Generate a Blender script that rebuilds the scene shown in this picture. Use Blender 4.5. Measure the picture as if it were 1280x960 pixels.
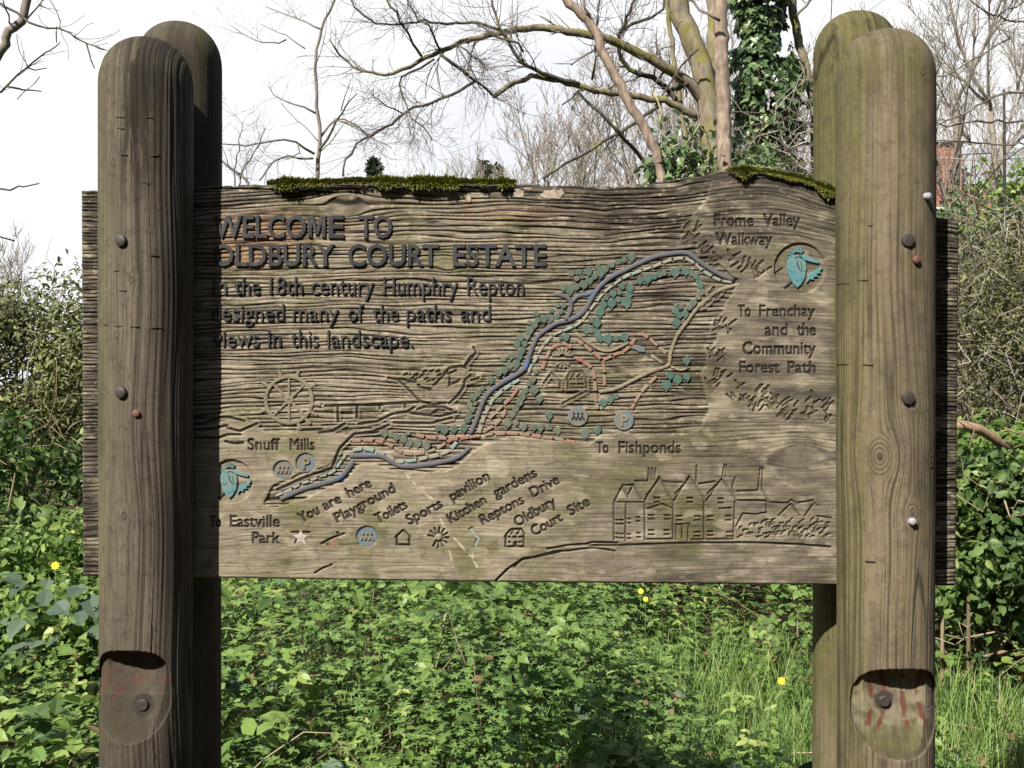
import bpy, math, random
import numpy as np
from mathutils import Vector
R_ = math.radians
rng = np.random.default_rng(7)
random.seed(7)
scene = bpy.context.scene
for o in list(bpy.data.objects):
    bpy.data.objects.remove(o)

# ------------------------------------------------------------------ camera, sky, sun, exposure
HC = 1.30                                   # eye height
F = 1420.0                                  # focal length in units of a 1280 wide frame
cam_d = bpy.data.cameras.new('camera')
cam = bpy.data.objects.new('camera', cam_d)
scene.collection.objects.link(cam)
cam.location = (0, 0, HC)
cam.rotation_euler = (R_(90), 0, 0)
cam_d.sensor_width = 36
cam_d.lens = 36 * F / 1280
cam_d.clip_start = 0.05
cam_d.clip_end = 1000
scene.camera = cam

SUN_AZ, SUN_EL = R_(33), R_(42)             # azimuth to the left of straight-behind the camera
to_sun = Vector((-math.sin(SUN_AZ) * math.cos(SUN_EL), -math.cos(SUN_AZ) * math.cos(SUN_EL), math.sin(SUN_EL)))
sun_d = bpy.data.lights.new('sun', 'SUN')
sun_d.energy = 5.0
sun_d.angle = R_(0.5)
sun_d.color = (1, .95, .87)
sun = bpy.data.objects.new('sun', sun_d)
sun.rotation_euler = to_sun.to_track_quat('Z', 'Y').to_euler()
sun.location = (-4, -6, 8)
scene.collection.objects.link(sun)

world = bpy.data.worlds.new('World')
scene.world = world
world.use_nodes = True
wn = world.node_tree
bg = wn.nodes['Background']
sky = wn.nodes.new('ShaderNodeTexSky')
sky.sky_type = 'NISHITA'
sky.sun_disc = False
sky.sun_elevation = SUN_EL
sky.sun_rotation = math.atan2(to_sun.x, to_sun.y)
sky.air_density = 1.0
sky.dust_density = 1.0
sky.ozone_density = 1.0
# thin bright cloud lies over the sky ahead; behind the viewer it is clear blue
tc = wn.nodes.new('ShaderNodeTexCoord'); sx = wn.nodes.new('ShaderNodeSeparateXYZ')
wn.links.new(tc.outputs['Generated'], sx.inputs[0])
cn = wn.nodes.new('ShaderNodeTexNoise'); cn.inputs['Scale'].default_value = 2.2; cn.inputs['Detail'].default_value = 5
wn.links.new(tc.outputs['Generated'], cn.inputs['Vector'])
def wmath(op, a, b):
    x = wn.nodes.new('ShaderNodeMath'); x.operation = op
    for i, v in enumerate((a, b)):
        if hasattr(v, 'is_output'): wn.links.new(v, x.inputs[i])
        else: x.inputs[i].default_value = v
    return x.outputs[0]
cov = wmath('ADD', wmath('ADD', wmath('MULTIPLY', sx.outputs[1], 1.5), wmath('MULTIPLY', sx.outputs[0], -.35)), wmath('MULTIPLY', wmath('SUBTRACT', cn.outputs['Fac'], .5), .9))
mr = wn.nodes.new('ShaderNodeMapRange'); mr.interpolation_type = 'SMOOTHSTEP'
mr.inputs[1].default_value = .35; mr.inputs[2].default_value = 1.15
wn.links.new(cov, mr.inputs[0])
cm = wn.nodes.new('ShaderNodeMix'); cm.data_type = 'RGBA'
wn.links.new(mr.outputs[0], cm.inputs[0]); wn.links.new(sky.outputs[0], cm.inputs[6])
CLOUD = 10.4
cr = wn.nodes.new('ShaderNodeValToRGB'); wn.links.new(cn.outputs['Fac'], cr.inputs[0])
cr.color_ramp.elements[0].position = .38; cr.color_ramp.elements[0].color = (.845, .865, .93, 1)
cr.color_ramp.elements[1].position = .56; cr.color_ramp.elements[1].color = (1, 1, 1.01, 1)
cs = wn.nodes.new('ShaderNodeVectorMath'); cs.operation = 'SCALE'; cs.inputs['Scale'].default_value = CLOUD
wn.links.new(cr.outputs[0], cs.inputs[0]); wn.links.new(cs.outputs[0], cm.inputs[7])
wn.links.new(cm.outputs[2], bg.inputs[0])
bg.inputs[1].default_value = 0.05
scene.view_settings.view_transform = 'Standard'
scene.view_settings.look = 'None'
scene.view_settings.gamma = 1
scene.view_settings.use_curve_mapping = False
scene.view_settings.exposure = 1.08
scene.cycles.max_bounces = 6
scene.cycles.transparent_max_bounces = 4
scene.cycles.use_denoising = True

# ------------------------------------------------------------------ general helpers
def P(px, py, d):
    """photo pixel (1280 wide) at depth d -> world point"""
    return np.array(((px - 640) / F * d, d, HC - (py - 480) / F * d))

def Zc(ox, oy, s, pts):
    return [(ox + x * s, oy + y * s) for x, y in pts]

def link(o, parent=None):
    scene.collection.objects.link(o)
    if parent is not None:
        o.parent = parent
    return o

def tag(o, label=None, cat=None, group=None, kind=None):
    if label: o['label'] = label
    if cat: o['category'] = cat
    if group: o['group'] = group
    if kind: o['kind'] = kind
    return o

def empty(name, loc, label, cat, group=None):
    o = bpy.data.objects.new(name, None)
    o.location = loc
    o.empty_display_size = .1
    link(o)
    return tag(o, label, cat, group)

def mesh_np(name, V, faces, mat, parent=None, attrs=None, smooth=True, world=True):
    """V (n,3); faces: list of int arrays (m,k) with k constant per array"""
    me = bpy.data.meshes.new(name)
    V = np.asarray(V, np.float32)
    me.vertices.add(len(V))
    me.vertices.foreach_set('co', V.ravel())
    faces = [np.asarray(f, np.int32) for f in faces if len(f)]
    nl = sum(f.size for f in faces)
    nf = sum(len(f) for f in faces)
    me.loops.add(nl)
    me.loops.foreach_set('vertex_index', np.concatenate([f.ravel() for f in faces]))
    me.polygons.add(nf)
    tot = np.concatenate([np.full(len(f), f.shape[1], np.int32) for f in faces])
    st = np.concatenate([[0], np.cumsum(tot)[:-1]]).astype(np.int32)
    me.polygons.foreach_set('loop_start', st)
    me.polygons.foreach_set('loop_total', tot)
    me.polygons.foreach_set('use_smooth', np.full(nf, smooth, bool))
    me.update(calc_edges=True)
    for k, a in (attrs or {}).items():
        a = np.asarray(a, np.float32)
        if a.ndim == 2:
            at = me.attributes.new(k, 'FLOAT_COLOR', 'POINT')
            at.data.foreach_set('color', a.ravel())
        else:
            at = me.attributes.new(k, 'FLOAT', 'POINT')
            at.data.foreach_set('value', a)
    if mat: me.materials.append(mat)
    o = bpy.data.objects.new(name, me)
    link(o, parent)
    if parent is not None and world:
        lo = np.array(parent_world(parent))
        o.location = -Vector(lo)
    return o

def parent_world(p):
    v = Vector(p.location)
    while p.parent is not None:
        p = p.parent
        v = v + Vector(p.location)
    return v

class Geo:
    """collects polygons for one mesh"""
    def __init__(s): s.V = []; s.f = {}; s.n = 0; s.A = []
    def add(s, V, faces, a=0.0):
        V = np.asarray(V, float)
        for f in faces:
            f = np.asarray(f)
            if f.size:
                s.f.setdefault(f.shape[1], []).append(f + s.n)
        s.V.append(V); s.n += len(V)
        s.A.append(np.broadcast_to(np.asarray(a, float), (len(V),)))
    def build(s, name, mat, parent=None, smooth=True, attr='rnd'):
        if not s.n: return None
        return mesh_np(name, np.concatenate(s.V), [np.concatenate(v) for v in s.f.values()], mat, parent,
                       {attr: np.concatenate(s.A)}, smooth)

# value noise ------------------------------------------------------
_lat = np.random.default_rng(11).random((512, 512)).astype(np.float32)
def vnoise(u, v, seed=0):
    u = np.asarray(u, np.float64) + seed * 37.31; v = np.asarray(v, np.float64) + seed * 91.7
    iu = np.floor(u).astype(int); iv = np.floor(v).astype(int)
    fu = u - iu; fv = v - iv
    fu = fu * fu * (3 - 2 * fu); fv = fv * fv * (3 - 2 * fv)
    a = _lat[iv & 511, iu & 511]; b = _lat[iv & 511, (iu + 1) & 511]
    c = _lat[(iv + 1) & 511, iu & 511]; d = _lat[(iv + 1) & 511, (iu + 1) & 511]
    return (a * (1 - fu) + b * fu) * (1 - fv) + (c * (1 - fu) + d * fu) * fv
def fbm(u, v, seed=0, o=4):
    t = 0; am = .5
    for i in range(o):
        t = t + am * vnoise(u * 2 ** i, v * 2 ** i, seed + i * 3); am *= .5
    return t / (1 - .5 ** o)
def sst(a, b, x):
    t = np.clip((x - a) / (b - a), 0, 1)
    return t * t * (3 - 2 * t)

# ------------------------------------------------------------------ materials
class NT:
    def __init__(s, name):
        s.m = bpy.data.materials.new(name); s.m.use_nodes = True
        s.t = s.m.node_tree; s.b = s.t.nodes['Principled BSDF']
        s.out = s.t.nodes['Material Output']
    def n(s, typ, **kw):
        x = s.t.nodes.new(typ)
        for k, v in kw.items(): setattr(x, k, v)
        return x
    def set(s, sock, v):
        if hasattr(v, 'is_output'): s.t.links.new(v, sock)
        else: sock.default_value = v
    def attr(s, name, out='Fac'):
        a = s.n('ShaderNodeAttribute', attribute_name=name); return a.outputs[out]
    def geo(s): return s.n('ShaderNodeTexCoord').outputs['Object']
    def mapping(s, vec, scale):
        m = s.n('ShaderNodeMapping'); s.set(m.inputs[0], vec); m.inputs['Scale'].default_value = scale
        return m.outputs[0]
    def noise(s, vec, scale, detail=4, rough=.6):
        x = s.n('ShaderNodeTexNoise'); s.set(x.inputs['Vector'], vec)
        x.inputs['Scale'].default_value = scale; x.inputs['Detail'].default_value = detail
        x.inputs['Roughness'].default_value = rough
        return x.outputs['Fac']
    def ramp(s, fac, stops):
        r = s.n('ShaderNodeValToRGB'); s.set(r.inputs[0], fac)
        e = r.color_ramp.elements
        while len(e) < len(stops): e.new(.5)
        for el, (p, c) in zip(e, stops):
            el.position = p; el.color = (*c, 1) if len(c) == 3 else c
        return r.outputs[0]
    def mix(s, fac, a, b, mode='MIX'):
        x = s.n('ShaderNodeMix', data_type='RGBA', blend_type=mode)
        s.set(x.inputs[0], fac)
        for i, v in ((6, a), (7, b)):
            if isinstance(v, tuple): v = (*v, 1) if len(v) == 3 else v
            s.set(x.inputs[i], v)
        return x.outputs[2]
    def math(s, op, a, b=0.0, clamp=False):
        x = s.n('ShaderNodeMath', operation=op, use_clamp=clamp)
        s.set(x.inputs[0], a); s.set(x.inputs[1], b); return x.outputs[0]
    def bump(s, h, strength, dist):
        x = s.n('ShaderNodeBump'); s.set(x.inputs['Height'], h)
        x.inputs['Strength'].default_value = strength; x.inputs['Distance'].default_value = dist
        s.t.links.new(x.outputs[0], s.b.inputs['Normal'])
    def sep(s, name):
        a = s.n('ShaderNodeAttribute', attribute_name=name)
        x = s.n('ShaderNodeSeparateColor'); s.t.links.new(a.outputs['Color'], x.inputs[0])
        return x.outputs[0], x.outputs[1], x.outputs[2], a.outputs['Alpha']
    def base(s, c, rough=.85, spec=.25):
        s.set(s.b.inputs['Base Color'], c if hasattr(c, 'is_output') else (*c, 1))
        s.set(s.b.inputs['Roughness'], rough); s.b.inputs['Specular IOR Level'].default_value = spec

def wood_mat(name, pale, mid, dark, stretch, moss=(.085, .085, .022)):
    """mask channels: r dirt in grooves, g algae, b bare orange wood, a darkening by stains and painted shade"""
    t = NT(name); co = t.geo()
    g, al, orr, st = t.sep('masks')
    n1 = t.noise(t.mapping(co, stretch), 1.0, 5, .7)
    n2 = t.noise(co, 9, 4)
    c = t.ramp(n1, [(.28, mid), (.5, tuple((a + b) / 2 for a, b in zip(mid, pale))), (.72, pale)])
    c = t.mix(t.math('MULTIPLY', t.ramp(n2, [(.35, (0, 0, 0)), (.7, (1, 1, 1))]), .45), c, mid)
    c = t.mix(t.math('MULTIPLY', al, t.math('ADD', t.noise(co, 60, 4), .35), True), c, moss)
    on = t.ramp(t.noise(t.mapping(co, (60, 60, 130)), 1.0, 4, .7), [(.38, (0, 0, 0)), (.6, (1, 1, 1))])
    c = t.mix(t.math('MULTIPLY', t.math('MULTIPLY', orr, on, True), .8), c, (.25, .098, .038))
    p_, rd, _, _ = t.sep('masks2')
    mot = t.noise(co, 55, 5, .75)
    c = t.mix(t.ramp(mot, [(.36, (.55, .55, .55)), (.50, (0, 0, 0))]), c, tuple(x * .62 for x in mid))
    c = t.mix(t.math('MULTIPLY', t.ramp(t.noise(co, 140, 4, .8), [(.55, (0, 0, 0)), (.75, (1, 1, 1))]), .45), c, tuple(min(x * 1.35, .6) for x in pale))
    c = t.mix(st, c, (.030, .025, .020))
    c = t.mix(p_, c, (.40, .345, .25))
    c = t.mix(rd, c, (.095, .024, .017))
    c = t.mix(g, c, dark)
    t.base(c, .9, .15)
    fine = t.noise(t.mapping(co, tuple(x * 2.2 for x in stretch)), 1.0, 4, .75)
    t.bump(fine, .55, .0022)
    return t.m

def plain_mat(name, col, col2, scale=40, rough=.8, spec=.25, bump=.2):
    t = NT(name); co = t.geo(); n = t.noise(co, scale, 5, .65)
    t.base(t.ramp(n, [(.35, col), (.68, col2)]), rough, spec)
    if bump: t.bump(n, bump, .002)
    return t.m

def paint_mat(name, col, worn, amount=.5, scale=90):
    t = NT(name); co = t.geo(); n = t.noise(co, scale, 5, .7)
    n0 = t.noise(co, 14, 3, .6)
    f = t.ramp(t.math('ADD', t.math('MULTIPLY', n, .5), t.math('MULTIPLY', n0, .5)), [(amount - .07, (0, 0, 0)), (amount + .07, (1, 1, 1))])
    t.base(t.mix(f, col, worn), .75, .25)
    t.bump(n, .35, .0015)
    return t.m

def leaf_mat(name, stops, trans=.35, rough=.5, spec=.35):
    t = NT(name); r = t.attr('rnd')
    c = t.ramp(r, stops); t.base(c, rough, spec)
    tr = t.n('ShaderNodeBsdfTranslucent'); t.t.links.new(c, tr.inputs[0])
    mx = t.n('ShaderNodeMixShader'); mx.inputs[0].default_value = trans
    t.t.links.new(t.b.outputs[0], mx.inputs[1]); t.t.links.new(tr.outputs[0], mx.inputs[2])
    t.t.links.new(mx.outputs[0], t.out.inputs[0])
    return t.m

def bark_mat(name, c1, c2, c3=None, scale=25, moss=None, mossamt=.5):
    t = NT(name); co = t.geo()
    n = t.noise(t.mapping(co, (1, 1, .3)), scale, 5, .65)
    c = t.ramp(n, [(.3, c1), (.55, c2), (.75, c3 or c2)])
    if moss:
        m = t.ramp(t.noise(co, 7, 4, .6), [(mossamt - .06, (0, 0, 0)), (mossamt + .06, (1, 1, 1))])
        c = t.mix(m, c, moss)
    t.base(c, .9, .15); t.bump(n, .6, .01)
    return t.m

M = {}
M['board'] = wood_mat('board_wood', (.315, .272, .205), (.135, .108, .072), (.014, .010, .008), (9, 9, 330))
M['post'] = wood_mat('post_wood', (.180, .146, .098), (.105, .081, .051), (.024, .018, .012), (260, 260, 7))
M['post_dark'] = wood_mat('dark_post_wood', (.155, .130, .096), (.070, .056, .040), (.016, .012, .009), (260, 260, 7))
M['letter'] = paint_mat('weathered_black_letter', (.020, .021, .024), (.050, .047, .044), .53, 160)
M['engraved'] = plain_mat('dark_engraved_groove', (.012, .010, .008), (.03, .024, .018), 120)
M['engraved_text'] = plain_mat('dark_letter_groove', (.014, .011, .009), (.045, .036, .026), 160)
M['engraved_soft'] = plain_mat('brown_engraved_groove', (.06, .048, .032), (.11, .088, .06), 120)
M['tree_paint'] = paint_mat('green_tree_paint', (.052, .082, .060), (.115, .11, .08), .52)
M['teal_paint'] = paint_mat('teal_tree_paint', (.048, .088, .072), (.095, .11, .085), .55)
M['blue_paint'] = paint_mat('blue_river_paint', (.05, .095, .22), (.078, .078, .084), .385, 60)
M['turq_paint'] = paint_mat('turquoise_paint', (.13, .22, .20), (.20, .185, .145), .45)
M['terra_paint'] = paint_mat('terracotta_paint', (.21, .10, .07), (.18, .15, .11), .50)
M['bird_paint'] = paint_mat('kingfisher_paint', (.055, .165, .18), (.125, .165, .145), .52)
M['disc_paint'] = paint_mat('blue_disc_paint', (.06, .12, .17), (.125, .118, .10), .47)
M['red_paint'] = paint_mat('red_paint', (.22, .065, .045), (.17, .10, .07), .5)
M['white_paint'] = paint_mat('star_paint', (.42, .36, .33), (.25, .22, .18), .5)
M['bolt'] = plain_mat('rusted_bolt', (.022, .018, .014), (.045, .036, .028), 200, .6, .4)
M['nail_red'] = plain_mat('rusty_nail', (.13, .055, .038), (.09, .042, .03), 300, .6, .4)
M['nail_zinc'] = plain_mat('zinc_nail', (.30, .31, .33), (.20, .21, .23), 200, .45, .5)
M['staple'] = plain_mat('rusty_staple', (.02, .014, .011), (.035, .02, .015), 200, .6, .3)
M['moss'] = leaf_mat('moss', [(0, (.035, .024, .010)), (.3, (.080, .075, .016)), (.7, (.18, .20, .030)), (1, (.33, .32, .06))], .2, .8, .1)

# ------------------------------------------------------------------ the sign: raster of everything carved on the board
YB = 1.914                                 # plane of the board's original face
SB = YB / F
TH = .075                                  # board thickness
def BW(p, h=0.0):
    """photo pixel on the board face, h mm towards the viewer"""
    p = np.asarray(p, float)
    return np.stack([(p[..., 0] - 640) * SB, np.broadcast_to(YB - np.asarray(h) / 1000., p.shape[:-1]), HC - (p[..., 1] - 480) * SB], -1)
IX0, IY0, IW, IH, RES = 92, 196, 1116, 550, 2
GX, GY = np.meshgrid(IX0 + (np.arange(IW * RES) + .5) / RES, IY0 + (np.arange(IH * RES) + .5) / RES)
def canvas(): return np.zeros((IH * RES, IW * RES), np.float32)
def win(x0, x1, y0, y1):
    a = max(0, int((x0 - IX0) * RES)); b = min(IW * RES, int((x1 - IX0) * RES) + 2)
    c = max(0, int((y0 - IY0) * RES)); d = min(IH * RES, int((y1 - IY0) * RES) + 2)
    return slice(c, max(c, d)), slice(a, max(a, b))
def ras_line(C, pts, w, soft=.8):
    pts = np.asarray(pts, float)
    for (x0, y0), (x1, y1) in zip(pts[:-1], pts[1:]):
        m = w / 2 + soft + 1
        s = win(min(x0, x1) - m, max(x0, x1) + m, min(y0, y1) - m, max(y0, y1) + m)
        X, Y = GX[s], GY[s]
        if X.size == 0: continue
        dx, dy = x1 - x0, y1 - y0; L = dx * dx + dy * dy + 1e-9
        t = np.clip(((X - x0) * dx + (Y - y0) * dy) / L, 0, 1)
        d = np.hypot(X - x0 - t * dx, Y - y0 - t * dy)
        C[s] = np.maximum(C[s], np.clip((w / 2 + soft - d) / soft, 0, 1))
def ras_poly(C, pts, val=1.0):
    pts = np.asarray(pts, float)
    s = win(pts[:, 0].min(), pts[:, 0].max(), pts[:, 1].min(), pts[:, 1].max())
    X, Y = GX[s], GY[s]; ins = np.zeros(X.shape, bool)
    q = np.roll(pts, -1, 0)
    for (x0, y0), (x1, y1) in zip(pts, q):
        if y0 == y1: continue
        c = ((Y < y0) != (Y < y1)) & (X < (x1 - x0) * (Y - y0) / (y1 - y0) + x0)
        ins ^= c
    C[s] = np.maximum(C[s], ins * val)
def ras_disc(C, c, r, soft=.8):
    s = win(c[0] - r - 2, c[0] + r + 2, c[1] - r - 2, c[1] + r + 2)
    d = np.hypot(GX[s] - c[0], GY[s] - c[1])
    C[s] = np.maximum(C[s], np.clip((r + soft - d) / soft, 0, 1))
def ras_tris(C, T):
    for a, b, c in T:
        s = win(min(a[0], b[0], c[0]), max(a[0], b[0], c[0]), min(a[1], b[1], c[1]), max(a[1], b[1], c[1]))
        X, Y = GX[s], GY[s]
        if X.size == 0: continue
        den = (b[1] - c[1]) * (a[0] - c[0]) + (c[0] - b[0]) * (a[1] - c[1])
        if abs(den) < 1e-9: continue
        l1 = ((b[1] - c[1]) * (X - c[0]) + (c[0] - b[0]) * (Y - c[1])) / den
        l2 = ((c[1] - a[1]) * (X - c[0]) + (a[0] - c[0]) * (Y - c[1])) / den
        C[s] = np.maximum(C[s], ((l1 >= -.02) & (l2 >= -.02) & (l1 + l2 <= 1.02)).astype(np.float32))
def blur(C, r):
    k = int(r * RES)
    for ax in (0, 1):
        acc = np.zeros_like(C); n = 0
        for i in range(-k, k + 1):
            acc += np.roll(C, i, ax); n += 1
        C = acc / n
    return C
def dilate(C, r):
    k = int(round(r * RES))
    for ax in (0, 1):
        o = C.copy()
        for i in range(1, k + 1):
            o = np.maximum(o, np.maximum(np.roll(C, i, ax), np.roll(C, -i, ax)))
        C = o
    return C

# text -------------------------------------------------------------
def text_geo(body, bold=0.0, extrude=0.0, bevel=0.0, res=3):
    cu = bpy.data.curves.new('lettering', 'FONT'); cu.body = body; cu.size = 1
    cu.offset = bold; cu.extrude = extrude; cu.bevel_depth = bevel; cu.bevel_resolution = 1
    cu.resolution_u = res
    ob = bpy.data.objects.new('lettering', cu); scene.collection.objects.link(ob)
    dg = bpy.context.evaluated_depsgraph_get(); dg.update()
    me = bpy.data.meshes.new_from_object(ob.evaluated_get(dg))
    V = np.zeros(len(me.vertices) * 3, np.float32); me.vertices.foreach_get('co', V); V = V.reshape(-1, 3).astype(float)
    Fc = [tuple(p.vertices) for p in me.polygons]
    bpy.data.objects.remove(ob); bpy.data.curves.remove(cu); bpy.data.meshes.remove(me)
    return V, Fc
_capV, _ = text_geo('H'); CAP = _capV[:, 1].max() - _capV[:, 1].min()
def word(body, p0, p1, cap, bold=0.0, extrude=0.0, bevel=0.0):
    """word whose baseline runs from p0 to p1 (photo px); returns px coords (n,2), local depth, faces"""
    V, Fc = text_geo(body, bold, extrude, bevel)
    x0, x1 = V[:, 0].min(), V[:, 0].max()
    p0 = np.array(p0, float); p1 = np.array(p1, float)
    L = np.linalg.norm(p1 - p0); d = (p1 - p0) / L; n = np.array((d[1], -d[0]))
    px = p0 + ((V[:, 0] - x0) / (x1 - x0) * L)[:, None] * d + (V[:, 1] * cap / CAP)[:, None] * n
    return px, V[:, 2], Fc

# raised lettering: (lines of words) -------------------------------------------------
RAISED = [
    ('bold', [('WELCOME', 267, 430, 297, 27), ('TO', 448, 490, 297, 27)]),
    ('bold', [('OLDBURY', 266, 418, 332, 26), ('COURT', 435, 548, 332, 26), ('ESTATE', 566, 683, 332, 26)]),
    ('', [('In', 265, 283, 368, 22), ('the', 293, 325, 368, 22), ('18th', 337, 378, 368, 22), ('century', 389, 467, 368, 22),
          ('Humphry', 479, 572, 368, 22), ('Repton', 584, 655, 368, 22)]),
    ('', [('designed', 264, 355, 401, 21), ('many', 366, 423, 401, 21), ('of', 435, 454, 401, 21), ('the', 466, 498, 401, 21),
          ('paths', 508, 564, 401, 21), ('and', 576, 613, 401, 21)]),
    ('', [('views', 265, 324, 433.5, 21), ('in', 335, 351, 433.5, 21), ('this', 364, 398, 433.5, 21), ('landscape.', 409, 516, 433.5, 21)]),
]
def hw(b, x0, x1, y, cap): return (b, (x0, y), (x1, y), cap)
ENGRAVED = [
    [hw('Frome', 893.5, 942, 282.5, 14.5), hw('Valley', 955, 1000, 282.5, 14.5)],
    [hw('Walkway', 895.5, 965, 306, 14.5)],
    [hw('To', 923, 938.5, 395.5, 14), hw('Frenchay', 950, 1018.5, 395.5, 14)],
    [hw('and', 957, 984.5, 419.3, 14.5), hw('the', 997, 1020, 419.3, 14.5)],
    [hw('Community', 929, 1019.5, 442.8, 15)],
    [hw('Forest', 925, 974.5, 466, 14), hw('Path', 985.5, 1019.5, 466, 14)],
    [hw('Snuff', 310, 349.5, 562.5, 14), hw('Mills', 362.5, 393, 562.5, 14)],
    [hw('To', 262, 275.8, 658.8, 14), hw('Eastville', 288, 349.3, 658.8, 14)],
    [hw('Park', 315.5, 349.3, 679, 13.5)],
    [hw('To', 746, 760.5, 566.5, 14), hw('Fishponds', 774, 851, 566.5, 14.5)],
    [('You', (377, 654), (400, 642), 12.5), ('are', (406.5, 638.5), (427.5, 628), 12.5), ('here', (437, 622.5), (465, 608), 12.5)],
    [('Playground', (422, 654), (495, 615), 12.5)],
    [('Toilets', (473, 655), (510, 635), 12.5)],
    [('Sports', (512, 656.5), (554, 634), 12.5), ('pavilion', (566, 627), (613, 599), 12.5)],
    [('Kitchen', (564, 655), (609, 629), 12.5), ('gardens', (620, 623), (672, 595.5), 12.5)],
    [('Reptons', (604, 656.5), (656, 629), 12.5), ('Drive', (667, 622), (700, 604), 12.5)],
    [('Oldbury', (647, 659), (696, 631), 12.5)],
    [('Court', (668, 670.5), (704, 651), 12.5), ('Site', (714, 645), (738, 631), 12.5)],
]
# drawings cut with a gouge: lists of (points, width) ---------------------------------
def zz(ox, oy, s, *lines, w=2.2): return [(Zc(ox, oy, s, l), w) for l in lines]
HOUSE = zz(750, 560, .2344,
    [(75, 490), (75, 290), (122, 200), (178, 198), (145, 262)], [(75, 290), (235, 290)], [(178, 198), (222, 275)], [(122, 205), (150, 265)],
    [(140, 290), (136, 495)], [(190, 176), (255, 178)], [(258, 172), (262, 110), (275, 172), (280, 110), (292, 168), (298, 112)],
    [(240, 490), (240, 280), (318, 155), (390, 292)], [(252, 250), (320, 168)], [(330, 180), (440, 184)], [(390, 292), (390, 488)], [(390, 292), (478, 150), (565, 288)],
    [(404, 245), (478, 162)], [(515, 180), (517, 95)], [(530, 192), (612, 180)], [(556, 290), (556, 488)], [(565, 288), (650, 165), (725, 275)], [(575, 245), (648, 170)],
    [(655, 150), (664, 90)], [(668, 155), (674, 92)], [(718, 240), (705, 210), (722, 160)], [(735, 232), (845, 226), (856, 110)], [(864, 225), (868, 110)],
    [(725, 280), (888, 282), (890, 350)], [(868, 225), (900, 290), (1000, 295), (1020, 278), (1050, 295), (1140, 280)], [(720, 290), (712, 488)],
    [(955, 360), (1018, 298), (1065, 360)], [(1095, 360), (1145, 292), (1165, 310)], [(240, 488), (385, 486)], [(490, 488), (560, 488)], [(565, 488), (712, 486)],
    [(725, 420), (765, 350), (830, 355), (885, 345)], [(1160, 365), (1235, 373)], w=1.7)
for wx, wy in [(88, 385), (115, 385), (155, 380), (205, 370), (88, 458), (115, 460), (155, 462), (207, 455), (275, 360), (360, 360), (275, 440), (358, 440), (425, 365), (520, 365),
               (590, 365), (685, 365), (520, 450), (590, 445), (690, 450), (305, 268), (480, 268), (645, 272)]:
    ww = 13 if wx > 230 else 8
    HOUSE += zz(750, 560, .2344, [(wx - ww, wy), (wx + ww, wy)], [(wx - ww, wy + 22), (wx + ww, wy + 22)], w=1.9)
HOUSE += zz(750, 560, .2344, [(395, 410), (480, 405)], [(405, 420), (405, 488)], [(440, 415), (440, 480)], [(475, 410), (470, 488)], [(255, 325), (330, 300), (380, 320)], [(640, 325), (700, 320)], w=1.8)
rr = random.Random(3)
for i in range(85):
    x = rr.uniform(735, 1225); y = rr.uniform(385, 485)
    if y < 400 and x < 850: continue
    HOUSE += zz(750, 560, .2344, [(x, y), (x + rr.uniform(-8, 8), y - 8), (x + rr.uniform(8, 24), y - rr.uniform(8, 20))], w=1.5)
GROUND_LINE = zz(600, 560, .15625, [(270, 960), (345, 885), (440, 875), (600, 830), (700, 825), (800, 810), (920, 800), (1080, 825)], [(540, 808), (700, 780), (850, 770), (900, 755), (1100, 760)], w=2.0) \
    + zz(750, 560, .2344, [(-60, 520), (100, 520), (250, 514), (550, 506), (850, 506), (1050, 515), (1230, 528)], w=2.0) + [([(618, 728), (634, 712)], 1.5)]
BIRD = zz(460, 410, .1875, [(135, 335), (200, 345), (280, 420), (350, 490), (440, 512)], [(210, 340), (320, 362)], [(440, 385), (500, 320), (540, 270), (620, 255), (660, 270)],
    [(655, 245), (720, 165), (705, 130)], [(645, 255), (690, 190)], [(685, 315), (650, 345), (635, 400), (600, 450), (540, 505)], [(440, 512), (520, 500)], [(545, 320), (545, 370)],
    [(540, 385), (610, 350)], [(335, 380), (350, 395), (420, 412)], [(690, 350), (740, 335)], [(530, 310), (590, 280)], w=2.4)
for i in range(22):
    x = rr.uniform(240, 480); y = rr.uniform(285, 375)
    BIRD += zz(460, 410, .1875, [(x, y), (x + 18, y - 10)], w=1.8)
BANKS = zz(240, 400, .1875, [(10, 690), (80, 690), (180, 650), (250, 650), (350, 675)], [(10, 730), (120, 725), (235, 705)], [(235, 722), (320, 742), (435, 692)], [(10, 785), (180, 785), (240, 765), (325, 765)], [(225, 812), (280, 825), (340, 820)],
    [(890, 575), (1270, 565)], [(970, 580), (975, 680)], [(1100, 570), (1100, 650)], [(850, 752), (940, 740), (1020, 692)], [(720, 735), (855, 730)], w=2.6) \
    + zz(460, 410, .1875, [(-30, 515), (150, 505), (340, 495)], [(75, 510), (78, 540)], [(245, 500), (248, 530)], [(-60, 640), (60, 625), (160, 575), (260, 560), (310, 530)], [(-60, 705), (30, 695), (140, 648)], [(175, 632), (420, 635), (500, 615), (560, 600)], [(280, 570), (390, 580), (480, 590), (590, 562)],
    [(330, 545), (380, 525), (500, 525), (560, 550)], [(430, 570), (470, 545), (510, 550)], w=2.6)
RIVERBANK = zz(240, 540, .1875, [(570, 385), (760, 300), (930, 245), (985, 110), (1080, 15), (1240, 0)], w=2.6)
def ticks(cx, cy, n, rx, ry, seed):
    q = random.Random(seed); L = []
    for i in range(n):
        x = cx + q.uniform(-rx, rx); y = cy + q.uniform(-ry, ry); a = q.choice([-.9, -1.1, -.7, -2.2, -.5]) + q.uniform(-.25, .25); l = q.uniform(5, 11)
        L.append(([(x, y), (x + l * math.cos(a), y + l * math.sin(a))], q.uniform(1.6, 2.6)))
    return L
TICKS = []; TICK_GROUPS = []
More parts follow.
